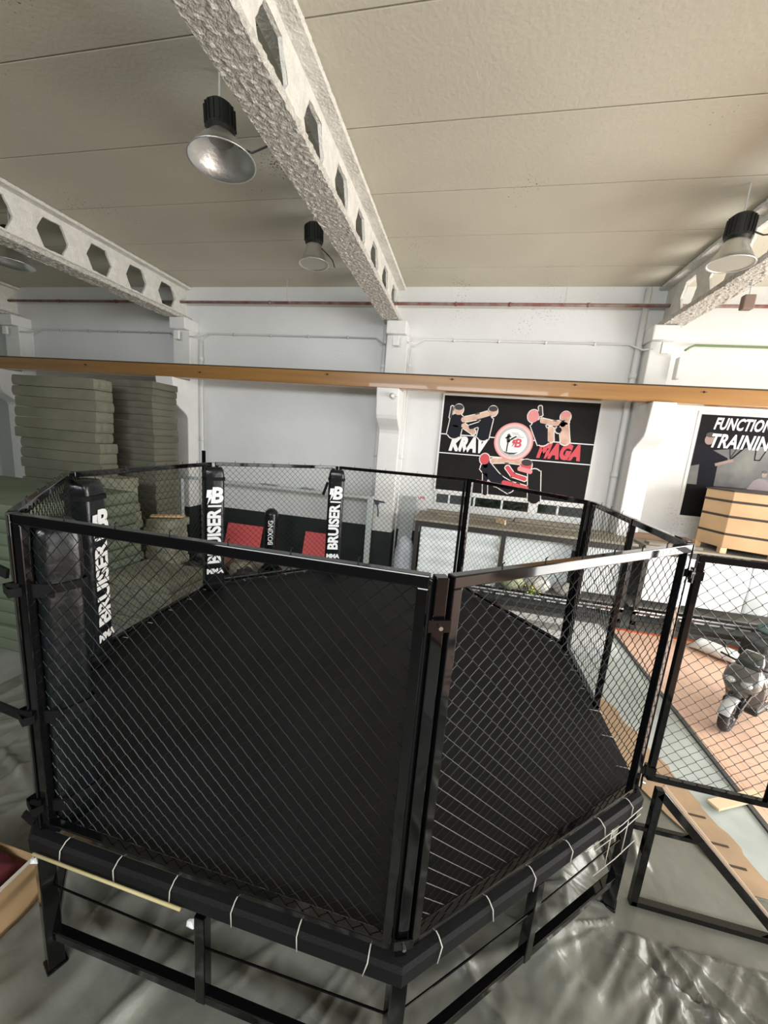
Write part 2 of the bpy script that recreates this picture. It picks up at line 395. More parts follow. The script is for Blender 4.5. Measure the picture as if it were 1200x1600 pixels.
for x, z1, lab in ((-4.35, 6.65, 'thin rod hanging from the ceiling left of the middle beam'), (1.55, 6.65, 'thin rod hanging from the ceiling right of the middle beam')):
    m = MB(); m.tube([(x, 8.6, 6.26), (x, 8.6, z1)], .006, 6); m.tube([(x, 8.6, 6.26), (x, 8.80, 6.24)], .006, 6); tag(m.build('pipe_hanger', grey_c), lab, 'rod')

# ------------------------------------------------------------------ high bay lamps
def lamp(x, y, ztop, r, label, tilt=(0, 0), h=1.0, cable=None, rod=True, grey=False):
    t = thing('high_bay_lamp', label, 'lamp', (x, y, ztop), 'hanging high bay lamps')
    M = Matrix.Rotation(tilt[0], 3, 'X') @ Matrix.Rotation(tilt[1], 3, 'Y'); c = (x, y, ztop)
    if rod: m = MB(); m.tube([(x, y, ztop-.02), (x, y, ZC-.003)], .009, 8); m.build('chain', grey_c, t)
    hr = .135
    m = MB(); m.lathe([(0, 0), (hr*.75, 0), (hr, -.03), (hr, -.27*h), (hr*.85, -.30*h), (0, -.30*h)], c, 36, M)
    for k in range(18):
        a = 2*PI*k/18; d = Vector((math.cos(a), math.sin(a), 0)); e = Vector((-math.sin(a), math.cos(a), 0))
        m.add([Vector(c)+M @ (d*u+e*w_+Vector((0, 0, z))) for u in (hr-.01, hr+.014) for w_ in (-.004, .004) for z in (-.04, -.24*h)], [(0, 1, 3, 2), (4, 6, 7, 5), (0, 4, 5, 1), (2, 3, 7, 6), (0, 2, 6, 4), (1, 5, 7, 3)])
    m.build('driver_housing', mat('lamp_black', (.012, .013, .012), .45), t)
    zt, zb = -.29*h, -.29*h-.27*h
    prof = [(hr*.8, zt), (hr*.95, zt-.03), (r*.62, zt-.10*h), (r*.86, zb+.06), (r, zb), (r+.012, zb-.006), (r+.012, zb-.016), (r-.004, zb-.012), (r*.83, zb+.055), (r*.59, zt-.105*h), (hr*.85, zt-.045)]
    m = MB(); m.lathe(prof, c, 48, M); m.build('reflector', silver, t, smooth=True)
    if grey: zl = zb+.004; rl = r-.004
    m = MB(); m.lathe([(0, zl), (rl, zl), (rl, zl-.008), (0, zl-.008)] if grey else [(0, zt-.05), (hr*.84, zt-.05), (hr*.84, zt-.06), (0, zt-.06)], c, 24, M); m.build('lens', mat('frosted_lens', (.42, .42, .36), .4) if grey else mat('lamp_lens', (.30, .31, .29), .5), t)
    if cable:
        m = MB(); m.tube([Vector(p) for p in cable], .009, 6); m.build('cable', mat('lamp_cable', (.05, .05, .05), .6), t, smooth=True)
    return t
lamp(-2.74, 3.89, 6.37, .31, 'silver high bay lamp hanging left of the middle beam, nearest and largest', (0, math.radians(-4)), .85,
     cable=[(-2.62, 3.89, 6.12), (-2.52, 3.9, 6.0), (-2.40, 3.92, 5.96), (-2.28, 3.95, 6.02), (-2.1, 4.0, 6.12)])
lamp(-2.74, 6.25, 6.52, .225, 'smaller high bay lamp hanging beyond, close to the middle beam', (0, math.radians(-3)), 1.0, rod=True, grey=True,
     cable=[(-2.62, 6.25, 6.2), (-2.48, 6.25, 6.08), (-2.40, 6.25, 6.0), (-2.36, 6.25, 5.9)])
lamp(2.95, 5.95, 6.30, .235, 'high bay lamp hanging at right in front of the shaded beam', (0, math.radians(3)), .95, grey=True,
     cable=[(3.05, 5.95, 6.14), (3.2, 5.95, 6.08), (3.42, 5.95, 6.10)])
lamp(-8.05, 5.7, 6.35, .30, 'dim high bay lamp behind the left roof beam', (0, 0))
t = thing('hanging_box', 'small brown junction box dangling on a wire under the right beam', 'box', (3.55, 6.6, 5.50))
m = MB(); m.tube([(3.55, 6.6, 5.64), (3.55, 6.6, 5.85)], .006, 6); m.build('wire', grey_c, t)
MB().box(3.48, 3.62, 6.55, 6.65, 5.45, 5.64).build('box_body', mat('brown_box', (.22, .15, .12), .6), t, bevel=.015)

# ------------------------------------------------------------------ banner: krav maga
def flatpoly(mb, pts, y): mb.add([(p[0], y, p[1]) for p in pts], [tuple(range(len(pts)))])
def ell(cx, cz, rx, rz, n=28, a0=0): return [(cx+rx*math.cos(a0+2*PI*k/n), cz+rz*math.sin(a0+2*PI*k/n)) for k in range(n)]
def stroke(mb, pts, w, y):
    for a, b in zip(pts, pts[1:]):
        d = Vector((b[0]-a[0], b[1]-a[1]))
        if d.length < 1e-6: continue
        d.normalize(); n = Vector((-d.y, d.x))*w/2; e = d*w*.3
        flatpoly(mb, [(a[0]-e.x+n.x, a[1]-e.y+n.y), (b[0]+e.x+n.x, b[1]+e.y+n.y), (b[0]+e.x-n.x, b[1]+e.y-n.y), (a[0]-e.x-n.x, a[1]-e.y-n.y)], y)
def ring(mb, cx, cz, r0, r1, y, n=48):
    a = ell(cx, cz, r0, r0, n); b = ell(cx, cz, r1, r1, n)
    mb.add([(p[0], y, p[1]) for p in a+b], [(i, (i+1) % n, n+(i+1) % n, n+i) for i in range(n)])
BX0, BX1, BZ0, BZ1 = -.62, 2.62, 2.27, 4.40
bl = mat('banner_black', (.010, .0095, .0095), .65, spec=.2, var=.3, vscale=2, bump=.3, bscale=3)
halo = mat('print_halo', (.78, .72, .68), .5); skin = mat('print_skin', (.72, .50, .38), .5, col2=(.55, .33, .25), vscale=6); navy = mat('print_navy', (.012, .012, .020), .7, spec=.2)
redp = mat('print_red', (.62, .06, .08), .5); hair = mat('print_hair', (.02, .015, .015), .5); pink = mat('print_pink', (.75, .28, .28), .5)
t = thing('wall_banner', 'black krav maga banner with fighters and round red emblem on the far wall', 'banner', ((BX0+BX1)/2, 8.99, BZ0))
m = MB(); NX, NZ = 24, 16; vs = []
for j in range(NZ+1):
    for i in range(NX+1):
        u, v = i/NX, j/NZ; dz = .0025*noise.noise(Vector((u*4, v*9, 2)))
        vs.append((BX0+(BX1-BX0)*u, 8.972+dz, BZ0+(BZ1-BZ0)*v))
m.add(vs, [(j*(NX+1)+i, j*(NX+1)+i+1, (j+1)*(NX+1)+i+1, (j+1)*(NX+1)+i) for j in range(NZ) for i in range(NX)])
m.box(BX0, BX1, 8.976, 8.99, BZ0, BZ1); m.build('cloth', bl, t)
m = MB(); e = .035
m.box(BX0-e, BX0, 8.966, 8.995, BZ0-e, BZ1+e); m.box(BX1, BX1+e, 8.966, 8.995, BZ0-e, BZ1+e); m.box(BX0, BX1, 8.966, 8.995, BZ1, BZ1+e); m.box(BX0, BX1, 8.966, 8.995, BZ0-e-.02, BZ0)
m.build('white_border', white_m, t)
Yb = 8.966
def B(u, v): return (BX0+u*(BX1-BX0), BZ1-v*(BZ1-BZ0))      # u right, v down, 0..1
m = MB(); stroke(m, [B(0, .40), B(1, .40)], .022, Yb); stroke(m, [B(0, .60), B(1, .60)], .022, Yb); m.build('white_line', letter, t)
m = MB(); 
put_text(m, 'KRAV', .42, (B(.185, 0)[0], Yb, B(0, .50)[1]), (1, 0, 0), (0, 0, 1), (0, -1, 0), offset=.030, shear=.3, xs=.70, spacing=1.06)
m.build('lettering', letter, t)['label'] = 'white word KRAV'
m = MB()
put_text(m, 'MAGA', .42, (B(.79, 0)[0], Yb, B(0, .50)[1]), (1, 0, 0), (0, 0, 1), (0, -1, 0), offset=.030, shear=.3, xs=.70, spacing=1.06)
m.build('lettering', redp, t)['label'] = 'red word MAGA'
def figures():
    # layers: halo, clothes, skin, hair; several printed sparring figures
    H = MB(); Y0 = Yb
    def shape(pts, mi, k):
        H.cm = mi; flatpoly(H, [B(*p) for p in pts], Y0-.001*k)
    def head(u, v, r, mi, k, hm=None):
        x, z = B(u, v); H.cm = 0; flatpoly(H, ell(x, z, r+.02, r*1.15+.02), Y0-.0005)
        H.cm = mi; flatpoly(H, ell(x, z, r, r*1.15), Y0-.001*k)
        if hm is not None: H.cm = hm; flatpoly(H, ell(x, z+r*.55, r*.98, r*.62), Y0-.001*(k+1))
    def st(pts, w, mi, k, hl=True):
        if hl:
            H.cm = 0; stroke(H, [B(*p) for p in pts], w+.04, Y0-.0005)
            for p in pts: flatpoly(H, ell(*B(*p), w/2+.024, w/2+.024, 18), Y0-.0004)
        H.cm = mi; stroke(H, [B(*p) for p in pts], w, Y0-.001*k)
        for i, p in enumerate(pts): flatpoly(H, ell(*B(*p), w/2, w/2, 18), Y0-.001*k-.0002)
    # top left pair
    st([(.10, .25), (.09, .37)], .30, 2, 2); st([(.145, .24), (.24, .20), (.31, .16)], .11, 1, 3); st([(.15, .30), (.22, .36)], .10, 1, 3)
    st([(.30, .24), (.29, .38)], .26, 2, 2); st([(.28, .26), (.20, .31)], .09, 2, 3); head(.105, .14, .10, 1, 3, 3); head(.335, .135, .095, 1, 3, 3)
    st([(.06, .12), (.055, .22)], .05, 3, 3)
    # top right pair
    st([(.64, .26), (.68, .38)], .28, 2, 2); st([(.66, .20), (.74, .22), (.81, .20)], .10, 1, 3); st([(.72, .28), (.73, .38)], .12, 1, 3)
    st([(.80, .24), (.82, .38)], .18, 1, 3); st([(.79, .22), (.77, .28)], .12, 2, 3); head(.60, .16, .115, 5, 3); head(.80, .15, .10, 1, 3, 5); st([(.635, .07), (.645, .14)], .06, 3, 4)
    # bottom pair
    st([(.34, .72), (.42, .84), (.50, .90)], .26, 2, 2); st([(.33, .70), (.35, .99)], .10, 2, 2); st([(.38, .64), (.47, .625), (.56, .63)], .10, 1, 3)
    st([(.66, .75), (.68, .99)], .26, 6, 2); st([(.60, .80), (.52, .77), (.48, .70)], .09, 4, 3); st([(.47, .86), (.56, .88), (.62, .90)], .11, 4, 3)
    head(.32, .63, .105, 4, 3); head(.60, .66, .115, 4, 3, 3); st([(.56, .70), (.63, .72)], .10, 5, 4, False)
    H.build('printed_figures', [halo, skin, navy, hair, redp, pink, bl], t)
figures()
# emblem
cx_, cz_ = B(.495, .43)
m = MB(); yk = Yb-.006
m.cm = 0; ring(m, cx_, cz_, .30, .415, yk); m.cm = 1; ring(m, cx_, cz_, .0, .345, yk-.001); m.cm = 4; ring(m, cx_, cz_, .325, .385, yk-.0012); m.cm = 2; ring(m, cx_, cz_, .292, .302, yk-.002); ring(m, cx_, cz_, .318, .325, yk-.002)
m.cm = 2
flatpoly(m, [(cx_-.19, cz_-.215), (cx_-.08, cz_-.24), (cx_+.05, cz_-.235), (cx_+.13, cz_-.215), (cx_+.05, cz_-.27), (cx_-.05, cz_-.28), (cx_-.13, cz_-.255)], yk-.003)
yk2 = yk-.004   # kicking silhouette
flatpoly(m, ell(cx_-.115, cz_+.13, .034, .036), yk2)
stroke(m, [(cx_-.17, cz_+.07), (cx_-.13, cz_+.10), (cx_-.07, cz_+.11)], .03, yk2)
stroke(m, [(cx_-.125, cz_+.09), (cx_-.11, cz_+.0)], .065, yk2); stroke(m, [(cx_-.11, cz_+.0), (cx_-.12, cz_-.10), (cx_-.122, cz_-.215)], .026, yk2)
stroke(m, [(cx_-.11, cz_+.0), (cx_-.04, cz_+.06), (cx_+.04, cz_+.115)], .034, yk2)
m.cm = 3
put_text(m, 'B', .26, (cx_+.09, yk2, cz_-.03), (1, 0, 0), (0, 0, 1), (0, -1, 0), offset=.008, shear=.15)
flatpoly(m, [(cx_-.01, cz_+.05), (cx_+.06, cz_+.05), (cx_+.03, cz_-.0), (cx_+.06, cz_-.0), (cx_-.03, cz_-.12), (cx_+.005, cz_-.03), (cx_-.03, cz_-.03)], yk2-.001)
m.cm = 5
for i, (a, b) in enumerate(((-.05, .08), (-.04, .10), (.08, .13), (.05, .20))): stroke(m, [(cx_+a, cz_+.19-.028*i), (cx_+b, cz_+.19-.028*i)], .011, yk2)
m.build('emblem', [pink, letter, hair, redp, mat('print_pale_pink', (.85, .55, .53), .5), mat('print_grey', (.35, .35, .33), .5)], t)['label'] = 'round white and red emblem with kicking figure and B'

# ------------------------------------------------------------------ functional training poster
PX0, PX1, PZ0, PZ1 = 4.50, 7.9, 2.25, 4.30
t = thing('wall_poster', 'functional training poster with dark athlete on the far wall at right', 'poster', ((PX0+PX1)/2, 8.99, PZ0))
m = MB(); m.box(PX0, PX1, 8.975, 8.99, PZ0, PZ1); m.build('sheet', mat('poster_grey', (.24, .24, .215), .75, spec=.2, col2=(.10, .095, .11), vscale=1.2), t)
m = MB(); e = .06; m.box(PX0-e, PX1+e, 8.985, 8.995, PZ0-e, PZ1+e); m.build('white_border', white_m, t)
Yp = 8.9735
def Q(u, v): return (PX0+u*1.45, PZ1-v*(PZ1-PZ0))
m = MB()
m.cm = 0; flatpoly(m, [Q(0, 0), Q(2.3, 0), Q(2.3, .10), Q(0, .36)], Yp); flatpoly(m, [Q(0, .68), Q(2.34, .68), Q(2.34, 1), Q(0, 1)], Yp)
m.cm = 1; flatpoly(m, [Q(0, .30), Q(.08, .27), Q(.16, .31), Q(.30, .36), Q(.42, .40), Q(.44, .45), Q(.32, .46), Q(.33, .68), Q(.12, .68), Q(.10, .48), Q(0, .50)], Yp-.001)
stroke(m, [Q(.26, .31), Q(.42, .17)], .025, Yp-.001); stroke(m, [Q(.45, .42), Q(.72, .17)], .03, Yp-.001); stroke(m, [Q(.40, .22), Q(.45, .40), Q(.56, .20)], .014, Yp-.001)
stroke(m, [Q(.72, .22), Q(.74, .40), Q(.80, .40), Q(.90, .20)], .02, Yp-.001)
m.cm = 2; flatpoly(m, ell(*Q(.155, .235), .085, .10), Yp-.002); stroke(m, [Q(.30, .47), Q(.48, .42)], .06, Yp-.002)
m.cm = 3; flatpoly(m, ell(*Q(.16, .19), .088, .05), Yp-.003)
m.cm = 4; flatpoly(m, [Q(.72, .70), Q(.78, .60), Q(.84, .57), Q(.93, .58), Q(1.02, .64), Q(1.03, .70)], Yp-.002); flatpoly(m, [Q(1.1, .70), Q(1.14, .58), Q(1.3, .55), Q(1.4, .62), Q(1.42, .70)], Yp-.002)
m.cm = 2; flatpoly(m, ell(*Q(.895, .53), .045, .06), Yp-.003); flatpoly(m, ell(*Q(1.25, .50), .045, .06), Yp-.003)
m.cm = 3; flatpoly(m, ell(*Q(.895, .505), .045, .03), Yp-.004); flatpoly(m, ell(*Q(1.25, .47), .045, .03), Yp-.004)
m.build('printed_figures', [mat('poster_black', (.010, .009, .011), .8, spec=.15), mat('poster_navy', (.012, .012, .018), .8, spec=.15), mat('poster_skin', (.26, .17, .14), .5), hair, mat('poster_mauve', (.22, .17, .19), .5)], t)
m = MB()
put_text(m, 'FUNCTIONAL', .31, (4.74, Yp-.004, 4.125), (1, 0, 0), (0, 0, 1), (0, -1, 0), offset=.009, shear=.25, xs=.60, spacing=1.04, align='LEFT')
put_text(m, 'TRAINING', .37, (4.72, Yp-.004, 3.79), (1, 0, 0), (0, 0, 1), (0, -1, 0), offset=.010, shear=.25, xs=.68, spacing=1.04, align='LEFT')
m.build('lettering', letter, t)['label'] = 'white words FUNCTIONAL TRAINING'

# ------------------------------------------------------------------ the cage
OCT = dict(A=(-2.08, 1.365), I=(-.035, 1.352), H=(1.42, 2.63), F=(1.42, 4.56), E=(.09, 6.20), D=(-2.10, 6.14), C=(-3.43, 4.70), B=(-3.30, 2.62))
OCT = {k: Vector((x, y, 0)) for k, (x, y) in OCT.items()}
ordr = ['A', 'I', 'H', 'F', 'E', 'D', 'C', 'B']
ZM, ZT, CEN = 1.0, 2.805, Vector((-1.0, 3.77, 0))
t = CAGE = thing('octagonal_cage', 'large black octagonal fighting cage with mesh walls on a raised canvas floor', 'cage', (CEN.x, CEN.y, 0))
ring_o = [OCT[k] for k in ordr]
def outset(d): return [p+(p-CEN).normalized()*d for p in ring_o]
m = MB()
a, b, c = outset(-.06), outset(.045), outset(.06)
n = 8; vs = []
for lvl, zz in ((outset(-.35), ZM+.004), (a, ZM+.003), (b, ZM), (c, ZM-.02), (outset(.058), ZM-.10), (outset(.04), ZM-.105)): vs += [(p.x, p.y, zz) for p in lvl]
fs = [tuple(range(8))]+[(r*8+i, r*8+(i+1) % 8, (r+1)*8+(i+1) % 8, (r+1)*8+i) for r in range(5) for i in range(8)]
m.add(vs, fs); m.build('canvas', canvas, t, smooth=False)
m = MB(); m.prism([(p.x, p.y, ZM-.03) for p in outset(.02)], (0, 0, .025)); m.build('deck', mat('deck_board', (.05, .045, .04), .8), t)
def mid(p, q, u=.5): return p.lerp(q, u)
for i, k in enumerate(ordr):
    p, q = OCT[k], OCT[ordr[(i+1) % 8]]
    MB().bar((p.x, p.y, ZM-.08), (q.x, q.y, ZM-.08), .06, .085).build('edge_beam', blackg, t, bevel=.006)
    MB().bar((p.x, p.y, .27), (q.x, q.y, .27), .05, .06).build('lower_rail', blackg, t, bevel=.006)
    MB().tube([(p.x, p.y, .62), mid(Vector((p.x, p.y, .62)), Vector((q.x, q.y, .62)))-Vector((0, 0, .03)), (q.x, q.y, .62)], .006, 6).build('tension_cable', blackg, t)
    m = MB(); m.bar((p.x, p.y, 0), (p.x, p.y, ZM-.06), .08, .08, (CEN-p).normalized()); m.bar((p.x, p.y, 0), (p.x, p.y, .03), .10, .10, (CEN-p).normalized()); m.build('leg', blackg, t, bevel=.006)
    c_ = mid(p, q, .5); MB().bar((c_.x, c_.y, .24), (c_.x, c_.y, ZM-.18), .06, .06, (q-p).normalized()).build('leg', blackg, t, bevel=.006)
    # rope ties around the canvas edge
    L = (q-p).length; nrm = Vector(((q-p).y, -(q-p).x, 0)).normalized(); nt_ = 6
    for j in range(nt_):
        u = (j+.6)/nt_; w = mid(p, q, u)+nrm*.0; s_ = (q-p).normalized()*.02*random.uniform(-1, 1)
        pts = [w-nrm*.05+Vector((0, 0, ZM+.012)), w+nrm*.03+Vector((0, 0, ZM+.012)), w+nrm*.062+Vector((0, 0, ZM-.01)), w+nrm*.064+s_+Vector((0, 0, ZM-.09))]
        MB().tube(pts, .003, 6).build('tie', rope, t, smooth=True)
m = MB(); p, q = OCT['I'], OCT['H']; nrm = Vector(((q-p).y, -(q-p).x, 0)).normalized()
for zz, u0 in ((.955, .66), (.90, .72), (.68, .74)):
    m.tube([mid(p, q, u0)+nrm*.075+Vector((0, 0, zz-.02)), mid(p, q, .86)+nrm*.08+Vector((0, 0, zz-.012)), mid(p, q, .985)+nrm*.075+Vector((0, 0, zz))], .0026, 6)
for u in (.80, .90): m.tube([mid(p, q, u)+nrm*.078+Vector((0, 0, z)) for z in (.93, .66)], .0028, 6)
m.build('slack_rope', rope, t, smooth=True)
m = MB(); p, q = OCT['A'], OCT['I']
m.tube([mid(p, q, .02)+Vector((0, -.080, .935)), mid(p, q, .47)+Vector((0, -.080, .93))], .008, 8)
tag(m.build('bamboo_stick', mat('bamboo', (.55, .48, .25), .5), smooth=True), 'thin yellow stick tucked behind the ties along the front edge', 'stick')
for pt, lab in ((mid(p, q, .03)+Vector((0, -.085, .90)), 'crumpled white tape on the left front corner leg'), (mid(p, q, .50)+Vector((0, -.075, .86)), 'white tape scrap on the middle leg of the front side')):
    m = MB(); vs = []
    for k in range(14):
        d = Vector((random.gauss(0, 1), random.gauss(0, 1), random.gauss(0, 1))).normalized(); vs.append(pt+Vector((d.x*.032, d.y*.02, d.z*.018)))
    bm = bmesh.new(); [bm.verts.new(v) for v in vs]; r_ = bmesh.ops.convex_hull(bm, input=bm.verts)
    me = bpy.data.meshes.new('tape_scrap'); bm.to_mesh(me); bm.free(); me.materials.append(letter)
    o = bpy.data.objects.new('tape_scrap', me); COL.objects.link(o); tag(o, lab, 'tape')

def chainlink(mb, p, q, z0, z1, pitch=.085, r=.0023):
    d = (q-p); L = d.length; d.normalize(); nrm = Vector((d.y, -d.x, 0)); h = pitch/2
    nw = int(L/h); hx = L/nw; nz = int((z1-z0)/h); hz = (z1-z0)/nz; sag = random.uniform(-1, 1)
    for k in range(nw):
        pts = []
        for j in range(nz+1):
            right = (j+k) % 2 == 0; x = (k+(1 if right else 0))*hx; z = z1-j*hz
            w = .006*math.sin(z*5+sag)*math.sin(PI*x/L)
            x += (.0015 if right else -.0015)
            pts.append(p+d*x+nrm*((.0022 if right else -.0022)+w)+Vector((0, 0, z)))
        # four sided wire, mitred by the plane's own axes
        vs = []; fs = []
        for i_, P_ in enumerate(pts):
            vs += [P_+d*r*1.3, P_+nrm*r, P_-d*r*1.3, P_-nrm*r]
            if i_: o = (i_-1)*4; fs += [(o+e_, o+(e_+1) % 4, o+4+(e_+1) % 4, o+4+e_) for e_ in range(4)]
        mb.add(vs, fs)
def panel(p, q, z0=ZM+.035, z1=ZT, inset=.042, w=.045, rail_h=.05, hooks=True, name='panel_frame'):
    d = (q-p).normalized(); a = p+d*inset; b = q-d*inset; nrm = Vector((d.y, -d.x, 0)); V = lambda P, z: (P.x, P.y, z)
    m = MB(); m.bar(V(a, z1-rail_h/2), V(b, z1-rail_h/2), w, rail_h); m.bar(V(a, z0+.02), V(b, z0+.02), w, .04)
    for P in (a+d*w/2, b-d*w/2): m.bar(V(P, z0), V(P, z1-rail_h), w, w, (nrm.x, nrm.y, 0))
    f = m.build(name, blackg, CAGE, bevel=.005)
    m = MB(); off = -nrm*.026
    chainlink(m, a+d*.02+off, b-d*.02+off, z0+.02, z1-.02)
    if hooks:
        L = (b-a).length
        for k in range(1, int(L/.26)):
            P = a+d*(L*k/int(L/.26)); m.tube([P+Vector((0, 0, z1-.002)), P+Vector((0, 0, z1+.018)), P+Vector((.008, 0, z1+.026))], .003, 5)
    m.build('mesh', wire_m, f)
    return f
O = OCT
G = mid(O['H'], O['F'], .42)
for p_, q_ in (('A', 'I'), ('I', 'H'), ('F', 'E'), ('E', 'D'), ('D', 'C'), ('C', 'B'), ('B', 'A')): panel(O[p_], O[q_])
panel(G, O['F'], inset=.02)
for k in ordr:
    P = O[k]-(O[k]-CEN).normalized()*.012
    MB().bar((P.x, P.y, ZM+.006), (P.x, P.y, ZT-.004), .05, .05, (CEN-P).normalized()).build('corner_post', blackg, CAGE, bevel=.004)
m = MB(); m.bar((O['H'].x, O['H'].y+.03, ZT-.025), (G.x, G.y, ZT-.025), .045, .05); m.build('doorway_lintel', blackg, CAGE, bevel=.005)
def clamp(P, z, dv, wd=.045):
    dv = dv.normalized(); tn = Vector((-dv.y, dv.x, 0))
    m = MB(); m.bar(P+dv*.026-tn*wd+Vector((0, 0, z)), P+dv*.026+tn*wd+Vector((0, 0, z)), .010, .05); c_ = m.build('clamp_plate', blackg, CAGE, bevel=.002)
    m = MB(); m.tube([P+dv*.03+Vector((0, 0, z)), P+dv*.048+Vector((0, 0, z))], .009, 6); m.build('bolt', steel, c_)
for k in ('I', 'H'):
    for z_ in (2.62, 1.10): clamp(O[k], z_, O[k]-CEN)
# the open door, swung out to the right
DP = Vector((1.49, 2.67, 0)); DQ = Vector((2.235, 2.66, 0))
df = panel(DP, DQ, z0=1.09, z1=2.735, inset=0, w=.04, rail_h=.045, hooks=False, name='door_frame')
for zz in (2.60, 1.17):
    m = MB(); m.tube([(1.468, 2.65, zz-.05), (1.468, 2.65, zz+.05)], .014, 12); m.box(1.445, 1.53, 2.64, 2.648, zz-.03, zz+.03); m.build('hinge', blackg, df)

# ------------------------------------------------------------------ corner pads
def pad(P, toward, label, text=True, w=.26, z0=ZM+.01, z1=ZT-.055, out=.17, straps=(1.13, 2.60), face=None, tail=False, dpt=.20):
    dv = (toward-P); dv.z = 0; dv.normalize(); tn = Vector((-dv.y, dv.x, 0)); c = P+dv*out
    t = thing('corner_pad', label, 'pad', (c.x, c.y, z0), 'padded cage posts')
    n = 28; nz = 34; vs = []; fs = []
    for j in range(nz+1):
        z = z0+(z1-z0)*j/nz; endk = min(1, .80+.2*math.sin(min(1, min(j, nz-j)/2)*PI/2))
        for k in range(n):
            a = 2*PI*k/n; cx, sx = math.cos(a), math.sin(a)
            u = math.copysign(abs(cx)**.42, cx)*dpt/2; v = math.copysign(abs(sx)**.42, sx)*w/2
            pinch = 1-.05*max(math.exp(-((z-s_)/.03)**2) for s_ in straps)
            wr = 1+.02*noise.noise(Vector((k*.7, z*7, P.x)))+.014*noise.noise(Vector((k*1.9, z*16, P.y)))
            q = c+dv*u*endk*pinch*wr+tn*v*endk*pinch*wr; vs.append((q.x, q.y, z))
    fs = [(j*n+k, j*n+(k+1) % n, (j+1)*n+(k+1) % n, (j+1)*n+k) for j in range(nz) for k in range(n)]+[tuple(range(n)), tuple(nz*n+k for k in range(n))]
    MB().add(vs, fs).build('cushion', vinyl, t, smooth=True)
    for s_ in ((1.13, 2.60) if text else straps):
        m = MB(); hw, hd = w/2+.004, dpt/2+.004
        loop = [(-out-.04, -.05), (-hd, -hw+.04), (-hd*.6, -hw), (hd*.6, -hw), (hd, -hw*.75), (hd, hw*.75), (hd*.6, hw), (-hd*.6, hw), (-hd, hw-.04), (-out-.04, .05)]
        pts = [c+dv*u+tn*v for u, v in loop]
        vs = []; N = len(pts)
        for p_ in pts: vs += [(p_.x, p_.y, s_-.022), (p_.x, p_.y, s_+.022)]
        o_ = m.add(vs, [(2*i, 2*((i+1) % N), 2*((i+1) % N)+1, 2*i+1) for i in range(N)]).build('strap', webbing, t)
        sol = o_.modifiers.new('solid', 'SOLIDIFY'); sol.thickness = .004; sol.offset = 1
    if tail:
        m = MB(); p_ = c-tn*0; m.bar(P-tn*.14*tail+Vector((0, 0, 2.52)), P-tn*.21*tail+Vector((0, 0, 2.30)), .012, .045); m.build('strap_tail', webbing, t)
    if text:
        # face: which side carries the print; letters run up the pad
        fv = {'front': dv, 'left': tn, 'right': -tn}[face or 'front']; half = dpt/2 if (face or 'front') == 'front' else w/2
        rt = Vector((0, 0, 1)).cross(fv)        # viewer's right when looking at the face
        O_ = c+fv*(half+.006); U = Vector((0, 0, 1)); V = -rt
        m = MB()
        put_text(m, 'BRUISER', .225, (O_.x, O_.y, 1.80), U, V, fv, offset=.009, xs=.94, spacing=.98)
        # emblem: B with a lightning cut, and the bar below it
        zc = 2.37
        put_text(m, 'B', .29, (O_.x+rt.x*.02, O_.y+rt.y*.02, zc), rt, (0, 0, 1), fv, offset=.012, xs=.95, shear=.12)
        def P2(a_, b_): q = O_+rt*a_; return (q.x, q.y, zc+b_)
        m.add([P2(-.095, .085), P2(-.03, .085), P2(-.045, .02), P2(-.015, .02), P2(-.095, -.12), P2(-.075, -.02), P2(-.105, -.02)], [(0, 1, 2, 3, 4, 5, 6)])
        m.add([P2(-.085, -.125), P2(.085, -.125), P2(.085, -.15), P2(-.085, -.15)], [(0, 1, 2, 3)])
        put_text(m, 'MMA', .095, (O_.x, O_.y, 1.305), rt, (0, 0, 1), fv, offset=.006)
        m.build('lettering', letter, t)
    return t
tg = pad(O['A'], CEN, 'largest black vinyl post pad at the near left corner of the cage', text=False, w=.215, out=.155, straps=(1.17, 1.72, 2.42), dpt=.20)
# bracket tabs from post to pad, sticking out to the left
for zz in (1.17, 1.72, 2.42):
    m = MB(); m.bar((O['A'].x-.02, O['A'].y-.03, zz), (O['A'].x+.17, O['A'].y+.04, zz), .012, .07); m.build('strap', webbing, tg)
for zz, dx in ((1.72, .30), (2.50, .16), (1.05, .07)):
    m = MB(); m.bar((O['A'].x-.02, O['A'].y-.02, zz), (O['A'].x-.02-dx, O['A'].y-.02, zz+.04), .014, .05); m.build('strap', webbing, tg)
pad(O['B'], O['B']+Vector((.955, .295, 0)), 'black vinyl post pad with steeply angled white lettering behind the largest pad', face='front', w=.26, dpt=.22, out=.12)
pad(O['C'], Vector((-1.45, 2.6, 0)), 'black lettered post pad at the far left corner beside the board stacks', face='front', tail=0)
pad(O['D'], Vector((-1.0, 3.2, 0)), 'black lettered post pad nearest the middle wall column', face='front', tail=1)
m = MB(); m.bar((O['C'].x-.15, O['C'].y+.03, 0), (O['C'].x-.15, O['C'].y+.03, 2.95), .035, .035); tag(m.build('support_pole', blackg), 'thin black pole rising just left of the far left lettered pad', 'pole')

